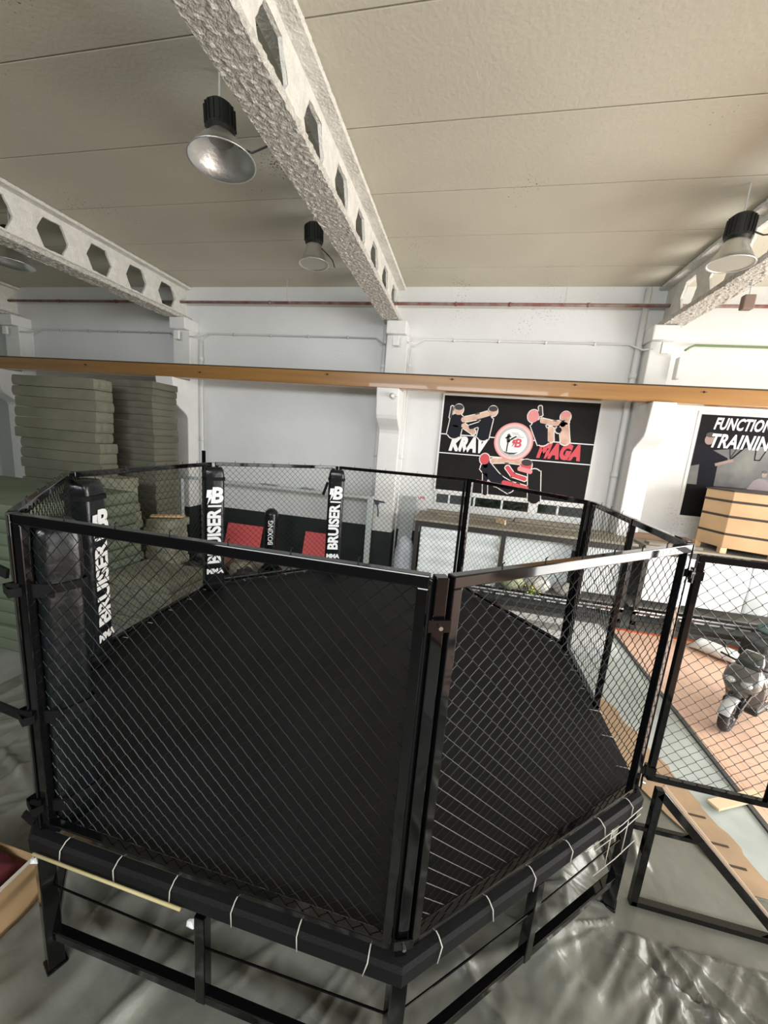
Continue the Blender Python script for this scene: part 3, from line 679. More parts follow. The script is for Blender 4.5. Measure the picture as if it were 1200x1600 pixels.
# ------------------------------------------------------------------ stair frame
t = thing('stair_frame', 'black triangular steel stair frame below the open cage door', 'stair frame', (2.0, 2.72, 0))
yA = 2.68
MB().bar((1.60, yA, .0), (1.60, yA, 1.02), .05, .05).build('upright', blackg, t, bevel=.004)
MB().bar((1.58, yA, .03), (2.56, yA, .03), .05, .05).build('base_rail', blackg, t, bevel=.004)
MB().bar((1.60, yA, 1.0), (2.56, yA, .04), .05, .06).build('stringer', blackg, t, bevel=.004)
MB().bar((1.63, yA+.02, 1.035), (2.50, yA+.02, .145), .012, .02).build('edge_strip', mat('pale_tan', (.62, .46, .32), .6), t)  # thin tan strip along the upper edge of the stringer
MB().bar((1.42, yA, .68), (1.90, yA, .68), .035, .035).build('cross_bar', blackg, t, bevel=.003)

# ------------------------------------------------------------------ floor coverings near the cage
def sheetmesh(x0, x1, y0, y1, nx, ny, fn, mask=None):
    vs = []; fs = []
    for j in range(ny+1):
        for i in range(nx+1):
            x = x0+(x1-x0)*i/nx; y = y0+(y1-y0)*j/ny; vs.append((x, y, fn(x, y)))
    for j in range(ny):
        for i in range(nx):
            if mask is None or mask(x0+(x1-x0)*(i+.5)/nx, y0+(y1-y0)*(j+.5)/ny): o = j*(nx+1)+i; fs.append((o, o+1, o+nx+2, o+nx+1))
    return vs, fs
def ridg(x, y, ang, sx, sy, s):
    c, s_ = math.cos(ang), math.sin(ang); u = (x*c+y*s_)*sx; v = (-x*s_+y*c)*sy
    u += .5*noise.noise(Vector((x*1.1, y*1.1, s+5))); v += .6*noise.noise(Vector((x*1.4, y*1.4, s)))
    return max(0, 1-abs(noise.noise(Vector((u, v, s)))*5.0))**3
def sst(t): t = max(0, min(1, t)); return t*t*(3-2*t)
def crease(x, y, ang, f, s, wob=.5):
    c, s_ = math.cos(ang), math.sin(ang); v = (-x*s_+y*c)*f+wob*noise.noise(Vector((x*1.3, y*1.3, s)))*f*.35+.25*noise.noise(Vector((x*.35*c+y*.35*s_, s, 1)))*f
    n_ = abs(noise.noise(Vector((v, (x*c+y*s_)*.35, s)))); return sst(1-n_*6)
LEGS = [(p.x, p.y) for p in OCT.values()]+[((OCT[a].x+OCT[b].x)/2, (OCT[a].y+OCT[b].y)/2) for a, b in zip(ordr, ordr[1:]+ordr[:1])]
def plastic_h(x, y):
    if x > 1.86 and y > 2.85: return .0135
    a_ = noise.noise(Vector((x*.9, y*.9, 3))); b_ = noise.noise(Vector((x*.8+9, y*.8, 8))); c_ = noise.noise(Vector((x*.9, y*.9+7, 15))); d_ = noise.noise(Vector((x*1.2+3, y*1.2+7, 35)))
    h = .014+.085*crease(x, y, 1.2, 1.6, 1, .22)*min(1, max(0, .35+a_*2))+.075*crease(x, y, -.6, 1.7, 7, .22)*min(1, max(0, .25+b_*2))
    h += .040*crease(x, y, 1.6, 3.4, 13, .2)*min(1, max(0, .25+c_*2))+.035*crease(x, y, -.35, 3.8, 21, .2)*min(1, max(0, .2+d_*2))+.022*crease(x, y, .9, 6.5, 31, .2)*min(1, max(0, .2-a_*2))
    h += .015*noise.noise(Vector((x*1.7, y*1.7, 1)))+.006*noise.noise(Vector((x*6, y*6, 1)))+.004*noise.noise(Vector((x*17, y*13, 1)))
    d = min([math.hypot(x-a, y-b) for a, b in LEGS]); h = .016+(h-.016)*min(1, max(0, (d-.06)/.22))
    r_ = math.hypot(x-1.62, y-2.62); an = math.atan2(y-2.62, x-1.62)
    if r_ < 2.6: h += .060*sst(1-abs(noise.noise(Vector((an*2.6, r_*.25, 5))))*6)*min(1, r_/.5)*math.exp(-r_*.8)+.024*sst(1-abs(noise.noise(Vector((an*5.0, r_*.4, 9))))*5)*min(1, r_/.5)*math.exp(-r_*.7)*min(1, max(0, (d-.06)/.2))
    if 1.4 < x < 2.75 and 2.45 < y < 2.97: h = .013
    return max(.013, h)
def pmask(x, y):
    if x < -4.1 and y > 3.6: return False
    if x < -2.47 and x > -3.3 and .68 < y < 1.64: return False
    return x < max(1.99, 2.55-.5*(y-3)) if y > 2.97 else x < 5.4-(y+1)*.2
vs, fs = sheetmesh(-5.2, 5.2, -.2, 6.6, 520, 360, plastic_h, pmask)
pl = mat('plastic_sheeting', (.20, .205, .175), .34, col2=(.14, .142, .12), vscale=1.5, bump=.5, bscale=7, spec=.6)
tag(MB().add(vs, fs).build('plastic_sheeting', pl, smooth=True), 'crumpled translucent grey plastic sheeting spread on the floor under the cage', 'plastic sheet')
# cardboard strip with torn edge
m = MB(); L_ = []; R_ = []
for k in range(40):
    y = 2.98+2.3*k/39
    R_.append((2.80-.24*(y-3.0)+.04*noise.noise(Vector((y*3, 1, 2)))+(.03 if k % 7 < 3 else 0), y)); L_.append((max(1.97, 2.52-.5*(y-3))+.03*noise.noise(Vector((y*6, 8, 2))), y))
vs = [(x, y, .030) for x, y in L_]+[(x, y, .024) for x, y in R_]+[(x, y, .020) for x, y in L_]+[(x, y, .014) for x, y in R_]
m.add(vs, [(i, i+1, 41+i, 40+i) for i in range(39)]+[(80+i, 81+i, 121+i, 120+i) for i in range(39)]+[(i, i+1, 81+i, 80+i) for i in range(39)]+[(40+i, 41+i, 121+i, 120+i) for i in range(39)]+[(0, 40, 120, 80), (39, 79, 119+40, 119)])
t = thing('cardboard_sheet', 'long brown cardboard strip with torn edge on the floor right of the cage', 'cardboard', (2.35, 4, .014))
m.build('board', cardboard, t)
for y in (3.18, 3.36, 3.62, 3.95): MB().box(2.45-.1*(y-3), 2.68-.15*(y-3), y, y+.018, .026, .0325).build('slot', mat('slot_dark', (.07, .045, .03), .9), t)
m = MB(); M_ = Matrix.Translation((3.02, 3.93, .05)) @ Matrix.Rotation(math.radians(27), 4, 'Z')
m.box(-.33, .33, -.055, .055, -.012, .012, M_); tag(m.build('timber_offcut', mat('raw_pine', (.75, .58, .38), .6), bevel=.003), 'small pale timber offcut lying across the dark floor edge', 'wood')
m = MB(); m.box(.9, 2.85, 6.55, 7.55, .012, .16); tag(m.build('white_slab', mat('white_slab', (.72, .75, .75), .6, var=.15, vscale=3), bevel=.01), 'white board lying on the floor behind the cage below the shelving', 'board')
m = MB(); m.box(1.05, 2.2, 6.95, 7.15, .162, .20); tag(m.build('grey_plank', mat('grey_plank', (.28, .28, .26), .7), bevel=.005), 'grey plank lying on the white board behind the cage', 'plank')

# ------------------------------------------------------------------ shelving with white screens along the wall
weath = mat('weathered_top', (.33, .30, .24), .75, col2=(.22, .20, .16), vscale=4, stretch=(.6, 5, 5))
dkframe = mat('dark_frame', (.035, .033, .030), .45)
def unit(x0, x1, label, bays, yf=7.82, zt=1.75):
    t = thing('storage_frame', label, 'storage frame', ((x0+x1)/2, yf, 0), 'storage frames under the posters')
    m = MB(); m.box(x0-.03, x1+.03, yf-.03, 8.85, zt-.05, zt); m.build('top_board', weath, t, bevel=.008)
    m = MB(); m.box(x0, x1, yf, yf+.06, zt-.16, zt-.052); m.box(x0, x1, yf, yf+.05, .36, .42); m.box(x0, x1, yf, yf+.05, .14, .22)
    m.box(x0, x1, 8.78, 8.83, zt-.12, zt-.052); m.build('rail', dkframe, t)
    for x in bays:
        for y in (yf, 8.78): MB().box(x-.04, x+.04, y, y+.05, .0, zt-.16).build('post', dkframe, t)
    m = MB(); m.box(x0, x1, yf-.02, yf-.002, .43, .455); x = x0+.05
    while x < x1-.15: m.box(x, x+.17, yf-.012, yf-.002, .36, .385); x += .25
    m.build('bright_track', mat('bright_aluminium', (.85, .86, .88), .25, metal=.6), t)
    m = MB(); m.box(x0+.04, x1-.04, yf+.3, 8.78, .40, .43); m.build('bottom_shelf', mat('shelf_concrete', (.36, .34, .30), .8, var=.3), t)
    return t
unit(-.88, 3.32, 'dark storage frame with white film screens below the fight banner', (-.84, .93, 3.28))
unit(3.50, 7.2, 'dark storage frame below the functional training poster', (3.54, 7.16))
def screen(x0, x1, z0, z1, y, label, folds=4, edge=False, lean=0):
    nx, nz = 30, 60
    def f(x, z): return .012*math.sin((z-z0)/(z1-z0)*folds*2*PI+1)*(.35+.65*(x-x0)/(x1-x0))+.01*noise.noise(Vector((x*3, z*4, y)))
    vs = []; fs = []
    for j in range(nz+1):
        for i in range(nx+1):
            x = x0+(x1-x0)*i/nx; z = z0+(z1-z0)*j/nz; vs.append((x, y+f(x, z)+lean*(z-z0), z))
    fs = [(j*(nx+1)+i, j*(nx+1)+i+1, (j+1)*(nx+1)+i+1, (j+1)*(nx+1)+i) for j in range(nz) for i in range(nx)]
    t = thing('film_screen', label, 'screen', ((x0+x1)/2, y, z0), 'white film screens')
    o = MB().add(vs, fs).build('film', film, t, smooth=True); s = o.modifiers.new('s', 'SOLIDIFY'); s.thickness = .03; s.offset = 1
    if edge: m = MB(); m.box(x1-.02, x1+.03, y-.03, y+.03, z0, z1+.02); m.box(x0, x1, y-.03, y+.03, z1, z1+.03); m.build('edge_frame', mat('ivory_frame', (.65, .62, .52), .5), t)
    return t
screen(-.76, .12, .46, 1.57, 7.93, 'white film screen at the left end of the storage frame')
screen(.13, .86, .46, 1.55, 7.95, 'white film screen with ivory edge second from the left end', edge=True)
screen(1.0, 2.35, .50, 1.55, 8.30, 'white film screen behind the sacks in the storage frame', folds=2)
screen(2.38, 3.22, .62, 1.55, 8.0, 'grey green film screen at the right end of the first storage frame', folds=1)
screen(3.62, 5.35, .62, 1.57, 8.0, 'broad white film screen in the right storage frame left of the scooter', folds=1)
screen(5.4, 6.9, .62, 1.57, 8.02, 'white film screen at the right picture edge behind the dark cushions', folds=1)
m = MB()
for k in range(9):
    z = .52+.11*k; m.prism([(-.76, 7.90, z), (-.62, 7.90, z+.05), (-.62, 7.90, z+.10), (-.76, 7.90, z+.03)], (0, -.01, 0))
tag(m.build('zigzag_edge', mat('white_foam_edge', (.82, .86, .86), .6)), 'zigzag white foam edge at the left end of the storage frame', 'foam', kind='stuff')
# planks and beams lying on top
def plank(x0, x1, y, z, w, h, label, rz=0, mt=weath):
    M_ = Matrix.Translation(((x0+x1)/2, y, z)) @ Matrix.Rotation(rz, 4, 'Z'); L = (x1-x0)/2
    m = MB(); m.box(-L, L, -w/2, w/2, 0, h, M_); tag(m.build('plank', mt, bevel=.004), label, 'plank', 'planks on top of the storage frames')
plank(-.75, 1.15, 8.75, 1.751, .16, .06, 'weathered plank under the ribbon window at left')
plank(-.5, 2.9, 8.45, 1.751, .18, .035, 'long weathered plank in the middle of the frame top')
plank(1.2, 2.6, 8.72, 1.751, .14, .09, 'thick weathered plank under the ribbon window at right', .02)
plank(.75, 1.0, 8.25, 1.755, .05, .10, 'short stick lying askew on the frame top', 2.3, mat('raw_pine', (.75, .58, .38), .6))
plank(3.55, 4.45, 7.98, 1.751, .2, .05, 'weathered plank on the right storage frame', .01)
plank(3.5, 4.5, 8.5, 1.751, .22, .10, 'brown plank behind on the right storage frame', -.03, mat('brown_plank', (.28, .17, .11), .7))

# octagonal plywood crate with dark bands
t = thing('plywood_crate', 'large eight sided plywood crate with dark bands on the right storage frame', 'crate', (5.45, 8.25, 1.75))
cc = Vector((5.55, 8.28, 0)); rr = 1.0
def octp(r, z): return [(cc.x+r*math.cos(PI/8+k*PI/4+.22), cc.y+r*.66*math.sin(PI/8+k*PI/4+.22), z) for k in range(8)]
zs = [1.95, 2.11, 2.43, 2.70, 2.87]
for k, (a_, b_) in enumerate(((1.85, 2.09), (2.125, 2.41), (2.445, 2.68), (2.715, 2.88))): MB().prism(octp(rr, a_), (0, 0, b_-a_)).build('wood_band', ply, t, bevel=.01)
m = MB()
for z in (2.09, 2.41, 2.68): m.prism(octp(rr+.004, z), (0, 0, .035))
m.prism(octp(rr-.015, 1.85), (0, 0, 1.03)); m.prism(octp(rr+.02, 2.88), (0, 0, .02)); m.build('dark_band', mat('band_dark', (.05, .04, .035), .5), t)
for k in range(8):
    a_ = Vector(octp(rr-.03, 1.845)[k]); m = MB(); m.box(a_.x-.05, a_.x+.05, a_.y-.05, a_.y+.05, 1.752, 1.855); m.build('foot', ply, t)

# sacks and flowers on the bottom shelf
def blob(mb, c, r, s, seed, n=22, amp=.18):
    vs = []; fs = []
    for j in range(n//2+1):
        for k in range(n):
            a_ = PI*j/(n//2); b_ = 2*PI*k/n; d = Vector((math.sin(a_)*math.cos(b_), math.sin(a_)*math.sin(b_), math.cos(a_)))
            q = 1+amp*noise.noise(d*2.2+Vector((seed, 0, 0)))+amp*.5*noise.noise(d*5+Vector((0, seed, 0)))
            vs.append(Vector(c)+Vector((d.x*s[0], d.y*s[1], d.z*s[2]))*r*q)
    fs = [(j*n+k, j*n+(k+1) % n, (j+1)*n+(k+1) % n, (j+1)*n+k) for j in range(n//2) for k in range(n)]
    mb.add(vs, fs)
m = MB(); blob(m, (1.24, 8.02, .60), .22, (1.1, .6, .8), 3); tag(m.build('plastic_bag', mat('clear_green_bag', (.45, .48, .30), .25, var=.35, vscale=8), smooth=True), 'greenish plastic bag on the bottom shelf of the storage frame', 'bag')
m = MB(); blob(m, (1.77, 8.03, .62), .235, (1.0, .5, .8), 9); tag(m.build('plastic_bag', mat('white_bag', (.68, .66, .62), .3, var=.35, vscale=8), smooth=True), 'white plastic bag beside the yellow flowers on the bottom shelf', 'bag')
m = MB(); blob(m, (2.33, 8.04, .58), .21, (1.25, .5, .7), 5); tag(m.build('sack', mat('grey_sack', (.46, .44, .40), .6, var=.3, vscale=8), smooth=True), 'grey sack on the bottom shelf right of the white bag', 'sack')
t = thing('yellow_flowers', 'bunch of small yellow flowers on the bottom shelf', 'flowers', (1.62, 7.86, .44))
mf = MB(); ms = MB()
for k in range(26):
    c = Vector((1.62+random.gauss(0, .07), 7.86+random.uniform(-.03, .03), .55+random.gauss(0, .05))); mf.lathe([(0, -.01), (.016, 0), (.010, .012), (0, .012)], c, 6); ms.tube([(1.62, 7.87, .44), c], .003, 4)
mf.build('petals', mat('yellow_petal', (.75, .70, .12), .5), t)['kind'] = 'stuff'; ms.build('stems', mat('stem_green', (.2, .28, .08), .6), t)['kind'] = 'stuff'

# ------------------------------------------------------------------ items along the far wall, left half
galv = mat('painted_grey_frame', (.56, .61, .60), .5)
t = thing('long_table_frame', 'long pale grey steel shelf frame in front of the left wall bays', 'frame', (-4.5, 8.3, 0))
m = MB(); m.box(-7.0, -1.93, 8.24, 8.36, 1.97, 2.03); m.build('top_rail', galv, t, bevel=.004)
for x in (-6.95, -2.0): MB().box(x-.06, x+.06, 8.25, 8.35, 0, 1.97).build('leg', galv, t, bevel=.004)
for x, l, lab in ((-4.5, .45, 'grey rag lying on the pale shelf frame at left'), (-3.55, .35, 'grey rag lying on the pale shelf frame at right')):
    m = MB(); vs, fs = sheetmesh(x-l/2, x+l/2, 8.24, 8.36, 14, 5, lambda a, b: 2.035+.03*abs(noise.noise(Vector((a*9, b*9, 0)))+.3)); m.add(vs, fs)
    o = m.build('rag', mat('rag_grey', (.36, .36, .34), .9), smooth=True); s = o.modifiers.new('s', 'SOLIDIFY'); s.thickness = .01; s.offset = 1; tag(o, lab, 'rag')
def redmat(x0, x1, z1, lab):
    m = MB(); m.prism([(x0, 8.70, .0), (x1, 8.70, .0), (x1, 8.96, z1), (x0, 8.96, z1)], (0, .03, .0)); tag(m.build('floor_mat', red_m, bevel=.006), lab, 'mat', 'red mats against the black wall')
redmat(-6.05, -5.02, .80, 'red mat leaning on the black wall beside the far left lettered pad')
redmat(-3.82, -3.10, .84, 'red mat leaning on the black wall beside the pad by the middle column')
t = thing('punching_bag', 'tall black freestanding punching bag with white lettering in front of the black wall', 'punching bag', (-4.22, 7.9, 0))
m = MB(); m.lathe([(0, 1.56), (.06, 1.555), (.13, 1.50), (.15, 1.42), (.15, .2), (.13, .14), (0, .14)], (-4.22, 7.9, 0), 28); m.build('bag', vinyl, t, smooth=True)
m = MB(); m.lathe([(0, .14), (.22, .14), (.28, .08), (.28, 0), (0, 0)], (-4.22, 7.9, 0), 28); m.build('base', blackg, t)
m = MB(); v_ = Vector((.42, -.9, 0)).normalized(); put_text(m, 'BOXING', .15, (-4.22+v_.x*.156, 7.9+v_.y*.156, 1.02), (0, 0, 1), -Vector((0, 0, 1)).cross(v_), v_, offset=.004); m.build('lettering', letter, t)
m = MB(); blob(m, (-5.15, 7.45, .22), .27, (1, .8, .85), 12); tag(m.build('holdall', mat('brown_bag', (.17, .08, .05), .6, var=.3), smooth=True), 'brown bag on the floor in front of the left red mat', 'bag')
m = MB(); blob(m, (-4.62, 7.3, .2), .26, (1, .8, .8), 14); tag(m.build('sack', mat('khaki_sack', (.28, .28, .20), .8, var=.3), smooth=True), 'khaki sack between the brown bag and the punching bag', 'sack')
m = MB(); m.prism([(-1.38, 8.45, 0), (-1.05, 8.45, 0), (-1.02, 8.80, 2.05), (-1.35, 8.80, 2.05)], (0, .02, 0)); tag(m.build('grey_board', mat('grey_board', (.42, .45, .44), .6, var=.1)), 'tall narrow grey board leaning beside the storage frame', 'board')
m = MB(); blob(m, (-1.12, 8.25, .62), .62, (.38, .30, 1.0), 21, amp=.10); tag(m.build('white_bag', mat('milky_bag', (.66, .70, .76), .35, var=.12), smooth=True), 'tall white plastic bag standing in front of the grey board', 'bag')
m = MB(); m.bar((-2.02, 8.44, 1.93), (-1.70, 8.44, 1.90), .02, .035); m.tube([(-1.88, 8.44, 1.86), (-1.84, 8.44, 1.72), (-1.83, 8.44, 1.55)], .016, 8); m.box(-1.92, -1.84, 8.44, 8.52, 1.83, 1.92)
tag(m.build('wall_hook', mat('dark_blue_metal', (.05, .05, .09), .5)), 'dark T shaped hook fixed to the middle column', 'hook')
t = thing('wall_sign', 'tiny white and red sign on the wall left of the storage frame', 'sign', (-1.0, 8.97, 2.0))
m = MB(); m.box(-1.06, -.80, 8.975, 8.99, 1.98, 2.07); m.build('plate', letter, t)
m = MB(); put_text(m, 'LINE', .085, (-.92, 8.972, 2.025), (1, 0, 0), (0, 0, 1), (0, -1, 0), offset=.003); m.build('lettering', redp, t)

# ------------------------------------------------------------------ stacks of boards, each board its own object
def stack(x0, x1, y0, y1, z0, z1, th, mt, name, label, cat, group, jit=.03, lean=0, seed=0):
    rnd = random.Random(seed); n = int((z1-z0)/th); cx, cy = (x0+x1)/2, (y0+y1)/2; L, D = (x1-x0)/2, (y1-y0)/2
    def proto(k):
        # board with slightly ragged, sagging edges
        nx, ny = 8, 5; vs = []; fs = []; idx = {}
        per = [(-1+2*i/nx, -1) for i in range(nx)]+[(1, -1+2*i/ny) for i in range(ny)]+[(1-2*i/nx, 1) for i in range(nx)]+[(-1, 1-2*i/ny) for i in range(ny)]
        P_ = len(per); lay = []
        for s_, z in ((.985, 0), (1.0, .18), (1.004, .5), (1.0, .82), (.985, 1)):
            for (a, b) in per:
                q = noise.noise(Vector((a*3+k, b*3, z+seed)))*.012
                vs.append((a*L*s_+q, b*D*s_+q, z*th*.965))
        fs = [(r*P_+i, r*P_+(i+1) % P_, (r+1)*P_+(i+1) % P_, (r+1)*P_+i) for r in range(4) for i in range(P_)]+[tuple(range(P_)), tuple(4*P_+i for i in range(P_))]
        return MB().add(vs, fs).build(name, mt)
    protos = [proto(k) for k in range(min(2, n))]; out = []
    for i in range(n):
        o = protos[i] if i < len(protos) else protos[i % len(protos)].copy()
        if i >= len(protos): COL.objects.link(o)
        o.location = (cx+rnd.uniform(-jit, jit)+lean*i, cy+rnd.uniform(-jit, jit)*.6, z0+i*th); o.rotation_euler = (0, 0, rnd.uniform(-1, 1)*jit*.35+(PI if rnd.random() < .5 else 0))
        tag(o, label, cat, group); out.append(o)
    return out
stack(-8.92, -6.98, 6.10, 6.48, 0, 4.0, .20, olive, 'foam_board', 'thick grey green board in the tall leftmost stack reaching the timber beam', 'board', 'boards of the tall leftmost stack', .05, .004, 1)
stack(-7.55, -6.42, 6.92, 7.62, 0, 4.12, .137, olive2, 'foam_board', 'dark olive board in the tall stack beside the left column', 'board', 'boards of the tall stack beside the left column', .022, 0, 2)
stack(-9.4, -5.5, 3.7, 5.5, 0, 2.28, .19, green_b, 'large_panel', 'large green grey panel in the low wide stack at the left picture edge', 'panel', 'panels of the low wide stack', .03, 0, 3)
stack(-6.75, -5.98, 5.66, 6.06, 0, 2.24, .16, olive3, 'pale_block', 'pale ragged block in the column of blocks right of the steeply lettered pad', 'block', 'pale blocks behind the cage', .035, 0, 4)
stack(-5.40, -4.20, 4.78, 5.62, 0, .86, .17, olive, 'short_board', 'pale olive board in the short stack behind the left mesh panel', 'board', 'boards of the short stack', .03, 0, 5)
stack(-5.92, -5.45, 6.1, 6.7, 0, 1.5, .16, olive3, 'narrow_board', 'pale narrow board in the stack under the plywood scrap', 'board', 'boards of the narrow stack', .03, 0, 6)
m = MB(); M_ = Matrix.Translation((-5.68, 6.42, 1.455)) @ Matrix.Rotation(.5, 4, 'Z'); m.box(-.3, .3, -.08, .08, 0, .03, M_); tag(m.build('plywood_scrap', ply), 'light plywood scrap on top of the narrow board stack', 'wood')
for i, (x, y, r, sd, lab) in enumerate(((-5.0, 6.55, .33, 31, 'black rubbish bag on the floor left behind the far left pad'), (-4.15, 6.75, .28, 37, 'black rubbish bag nearest the far left pad'), (-5.95, 7.6, .33, 41, 'black rubbish bag against the wall below the shelf frame'))):
    m = MB(); blob(m, (x, y, r*.8), r, (1.1, .9, .9), sd, amp=.4); tag(m.build('rubbish_bag', mat('bag_black', (.02, .022, .022), .3, bump=.6, bscale=14), smooth=True), lab, 'bag', 'black rubbish bags behind the cage')

# ------------------------------------------------------------------ box of clothes, lower left
t = thing('cardboard_box', 'open cardboard box on the floor at the lower left', 'box', (-2.9, 1.1, 0))
bx0, bx1, by0, by1, bh = -3.25, -2.50, .72, 1.60, .36
m = MB(); w = .012
m.box(bx0, bx1, by0, by0+w, .03, bh); m.box(bx0, bx1, by1-w, by1, .03, bh); m.box(bx0, bx0+w, by0+w, by1-w, .03, bh); m.box(bx1-w, bx1, by0+w, by1-w, .03, bh); m.box(bx0, bx1, by0, by1, .02, .032)
m.build('walls', mat('box_tan', (.50, .33, .17), .75, var=.15, vscale=3), t)
m = MB(); m.box(bx1-.016, bx1+.004, by0, by1, bh, bh+.012); m.build('rim', mat('box_rim', (.62, .54, .46), .7), t)
def cloth(x0, x1, y0, y1, z, mt, lab, sd):
    vs, fs = sheetmesh(x0, x1, y0, y1, 26, 26, lambda a, b: z+.16*max(0, math.sin(PI*(a-x0)/(x1-x0))*math.sin(PI*(b-y0)/(y1-y0)))**.6*(1+.6*noise.noise(Vector((a*5, b*5, sd))))+.02*noise.noise(Vector((a*16, b*16, sd))))
    o = MB().add(vs, fs).build('garment', mt, smooth=True); s = o.modifiers.new('s', 'SOLIDIFY'); s.thickness = .02; tag(o, lab, 'clothes', 'clothes in the cardboard box')
cloth(-3.20, -2.56, 1.20, 1.57, .32, mat('maroon_cloth', (.10, .012, .016), .9), 'dark maroon garment heaped at the back of the cardboard box', 2)
cloth(-3.20, -2.56, .76, 1.18, .27, mat('navy_cloth', (.018, .02, .035), .85), 'dark navy garment heaped at the front of the cardboard box', 8)

# ------------------------------------------------------------------ sack and scooter on the laminate
m = MB(); vs = []; n = 20; ns = 16; A_ = Vector((4.42, 7.52, .13)); B_ = Vector((4.98, 6.98, .10)); d = (B_-A_).normalized(); s_ = Vector((-d.y, d.x, 0))
for j in range(ns+1):
    u = j/ns; wd = .16+.04*math.sin(u*PI) if u < .9 else .17+.2*(u-.9); th = .10*min(1, 6*u+.3)*(1 if u < .75 else max(.12, 1-(u-.75)*3.6))
    for k in range(n):
        a_ = 2*PI*k/n; q = 1+.10*noise.noise(Vector((u*5, a_*2, 0))); P_ = A_.lerp(B_, u)+s_*math.cos(a_)*wd*q; vs.append((P_.x, P_.y, .035+th+th*math.sin(a_)*q))
m.add(vs, [(j*n+k, j*n+(k+1) % n, (j+1)*n+(k+1) % n, (j+1)*n+k) for j in range(ns) for k in range(n)]+[tuple(range(n)), tuple(ns*n+k for k in range(n))])
tag(m.build('woven_sack', mat('white_woven_sack', (.78, .79, .78), .55, var=.15, vscale=6, bump=.4, bscale=12), smooth=True), 'white woven sack lying on the laminate floor behind the scooter', 'sack')

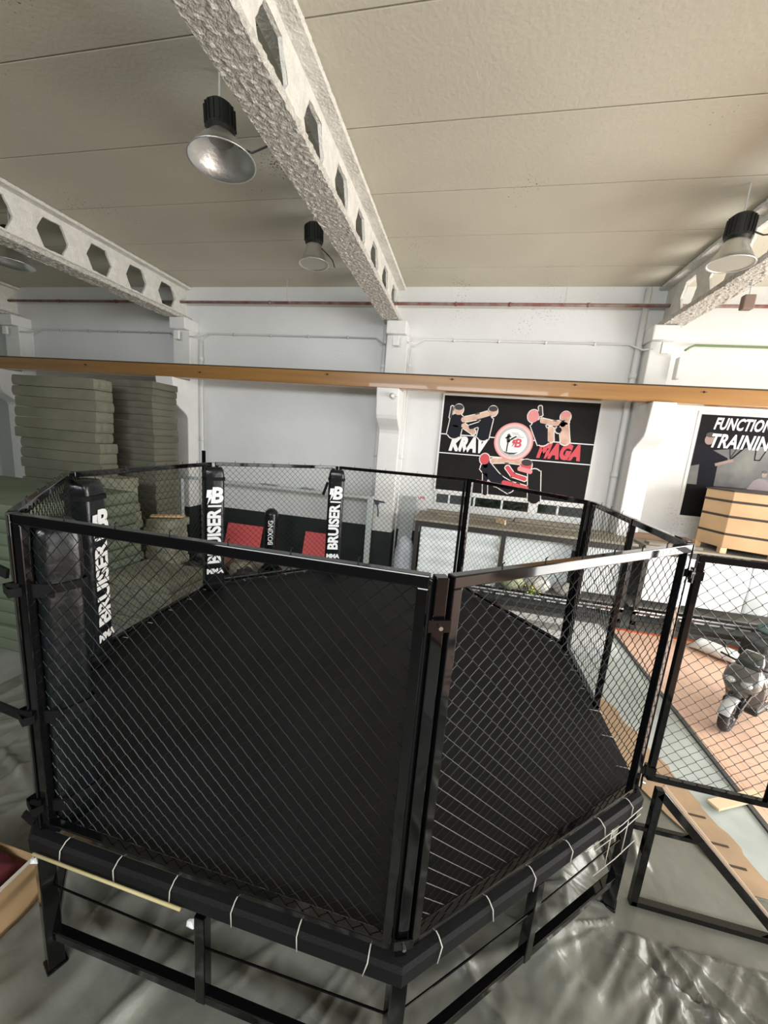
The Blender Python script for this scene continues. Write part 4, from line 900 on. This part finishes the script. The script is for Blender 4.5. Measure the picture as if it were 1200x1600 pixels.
def scooter():
    t = thing('scooter', 'grey and black motor scooter parked on the laminate at the right edge', 'scooter', (3.75, 5.3, .03))
    F_ = Vector((3.58, 5.10, .03)); bd = Vector((.74, .67, 0)).normalized(); sd = Vector((-bd.y, bd.x, 0)); UP = Vector((0, 0, 1))
    def L(a, b, c): return F_+(bd*a+sd*b+UP*c)*.88      # a back, b side, c up
    grey = mat('scooter_grey', (.10, .10, .095), .3, coat=.6); blk = mat('scooter_black', (.02, .022, .022), .35); rub = mat('tyre', (.025, .025, .027), .75)
    def wheel(a, r, nm):
        c = L(a, 0, r); r = r*.88; M_ = Matrix((bd, UP, sd)).transposed()
        m = MB(); prof = [(r-.085, -.035), (r-.06, -.05), (r-.02, -.047), (r, -.02), (r, .02), (r-.02, .047), (r-.06, .05), (r-.085, .035)]
        m.lathe(prof, c, 32, M_); w = m.build(nm, rub, t, smooth=True)
        m = MB(); m.lathe([(r-.085, -.03), (r-.085, .03), (r-.1, .03), (r-.1, -.03), (r-.085, -.03)], c, 32, M_); m.lathe([(0, -.06), (.035, -.06), (.035, .06), (0, .06)], c, 14, M_)
        for k in range(5):
            a_ = 2*PI*k/5; m.bar(c+M_ @ Vector((.02*math.cos(a_), .02*math.sin(a_), 0)), c+M_ @ Vector(((r-.09)*math.cos(a_), (r-.09)*math.sin(a_), 0)), .03, .03)
        m.build('rim', steel, w)
    wheel(0, .24, 'front_wheel'); wheel(1.25, .24, 'rear_wheel')
    m = MB()
    for s_ in (-.075, .075): m.tube([L(.0, s_, .24), L(.20, s_, .66)], .02, 8)
    m.build('fork', blk, t, smooth=True)
    m = MB(); vs = []; 
    for j in range(9):
        a_ = math.radians(20+j*16); r = .275
        for k in range(5): b_ = -.07+.035*k; rr_ = r-.02*(abs(k-2)/2)**2; vs.append(L(-rr_*math.cos(a_)*1.0, b_, .24+rr_*math.sin(a_)))
    o = m.add(vs, [(j*5+k, j*5+k+1, (j+1)*5+k+1, (j+1)*5+k) for j in range(8) for k in range(4)]).build('front_fender', mat('fender_silver', (.62, .64, .65), .25), t, smooth=True); s = o.modifiers.new('s', 'SOLIDIFY'); s.thickness = .008
    # front fairing as lofted sections
    def loft(secs, nm, mt, n=20):
        m = MB(); vs = []
        for (a, c, ra, rb, rc) in secs:
            for k in range(n):
                t_ = 2*PI*k/n; cs, sn = math.cos(t_), math.sin(t_); vs.append(L(a+math.copysign(abs(cs)**.75, cs)*ra, math.copysign(abs(sn)**.75, sn)*rb, c+cs*rc))
        N = len(secs); m.add(vs, [(j*n+k, j*n+(k+1) % n, (j+1)*n+(k+1) % n, (j+1)*n+k) for j in range(N-1) for k in range(n)]+[tuple(range(n)), tuple((N-1)*n+k for k in range(n))])
        return m.build(nm, mt, t, smooth=True)
    loft([(.22, .50, .10, .09, 0), (.20, .60, .16, .17, 0), (.18, .72, .19, .21, 0), (.22, .84, .17, .20, 0), (.28, .92, .12, .15, .0), (.32, .96, .05, .08, 0)], 'front_fairing', grey)
    loft([(.30, .93, .10, .15, 0), (.36, 1.02, .06, .14, 0), (.42, 1.12, .03, .10, 0)], 'windshield', mat('smoked_shield', (.05, .06, .06), .1, coat=1))
    for s_ in (-.09, .09):
        m = MB(); blob(m, L(.02, s_, .76), .075, (.8, .8, .5), 2, n=14, amp=0); m.build('headlight', mat('headlight', (.45, .48, .46), .12, metal=.3), t, smooth=True)
    m = MB(); m.tube([L(.34, -.34, .96), L(.30, -.14, .95), L(.30, .14, .95), L(.34, .34, .96)], .014, 8); m.build('handlebar', blk, t, smooth=True)
    for s_ in (-1, 1):
        m = MB(); m.tube([L(.30, s_*.22, .96), L(.26, s_*.30, 1.10)], .007, 6); blob(m, L(.26, s_*.31, 1.13), .06, (.25, 1, .7), 1, n=12, amp=0); m.build('mirror', blk, t, smooth=True)
    loft([(.40, .22, .04, .16, 0), (.42, .45, .05, .22, 0), (.38, .70, .06, .22, 0), (.32, .88, .05, .17, 0)], 'leg_shield', grey)
    m = MB(); m.box(0, 1, 0, 1, 0, 1, Matrix.Identity(4)); m = MB(); m.bar(L(.36, 0, .27), L(.85, 0, .25), .36, .10); m.build('footboard', blk, t, bevel=.03)
    loft([(.80, .30, .10, .12, 0), (.95, .45, .25, .17, 0), (1.05, .60, .40, .18, 0), (1.08, .70, .42, .16, 0)], 'rear_body', grey)
    loft([(1.02, .70, .38, .14, 0), (1.02, .78, .42, .16, 0), (1.05, .83, .34, .13, 0)], 'seat', mat('seat_black', (.015, .015, .016), .5))
    m = MB(); m.tube([L(.75, -.2, .25), L(1.25, -.18, .24), L(1.55, -.18, .32)], [.03, .05, .05], 12); m.build('exhaust', steel, t, smooth=True)
    m = MB(); m.bar(L(-.13, -.12, .42), L(.16, -.16, .70), .02, .04); m.bar(L(-.16, -.12, .36), L(-.04, -.13, .44), .02, .05); m.build('crash_bar', blk, t)
scooter()
# dark luggage and cushions behind the scooter
m = MB(); m.box(5.12, 6.6, 6.95, 7.5, .03, .42); tag(m.build('dark_trunk', mat('dark_trunk', (.03, .032, .032), .6, var=.4, vscale=5), bevel=.05), 'dark low trunk on the laminate behind the scooter', 'trunk')
for x, z, mt, lab in ((5.75, .55, mat('teal_cushion', (.12, .18, .17), .8), 'lowest dark teal cushion at the right edge beyond the door'), (5.85, .81, mat('teal_cushion', (.12, .18, .17), .8), 'middle dark teal cushion at the right edge beyond the door'), (6.0, 1.08, mat('grey_cushion', (.20, .21, .20), .8), 'upper grey cushion at the right edge beyond the door')):
    m = MB(); blob(m, (x, 7.55, z), .30, (1.2, .7, .42), x); tag(m.build('cushion', mt, smooth=True), lab, 'cushion', 'cushions piled at the right edge')
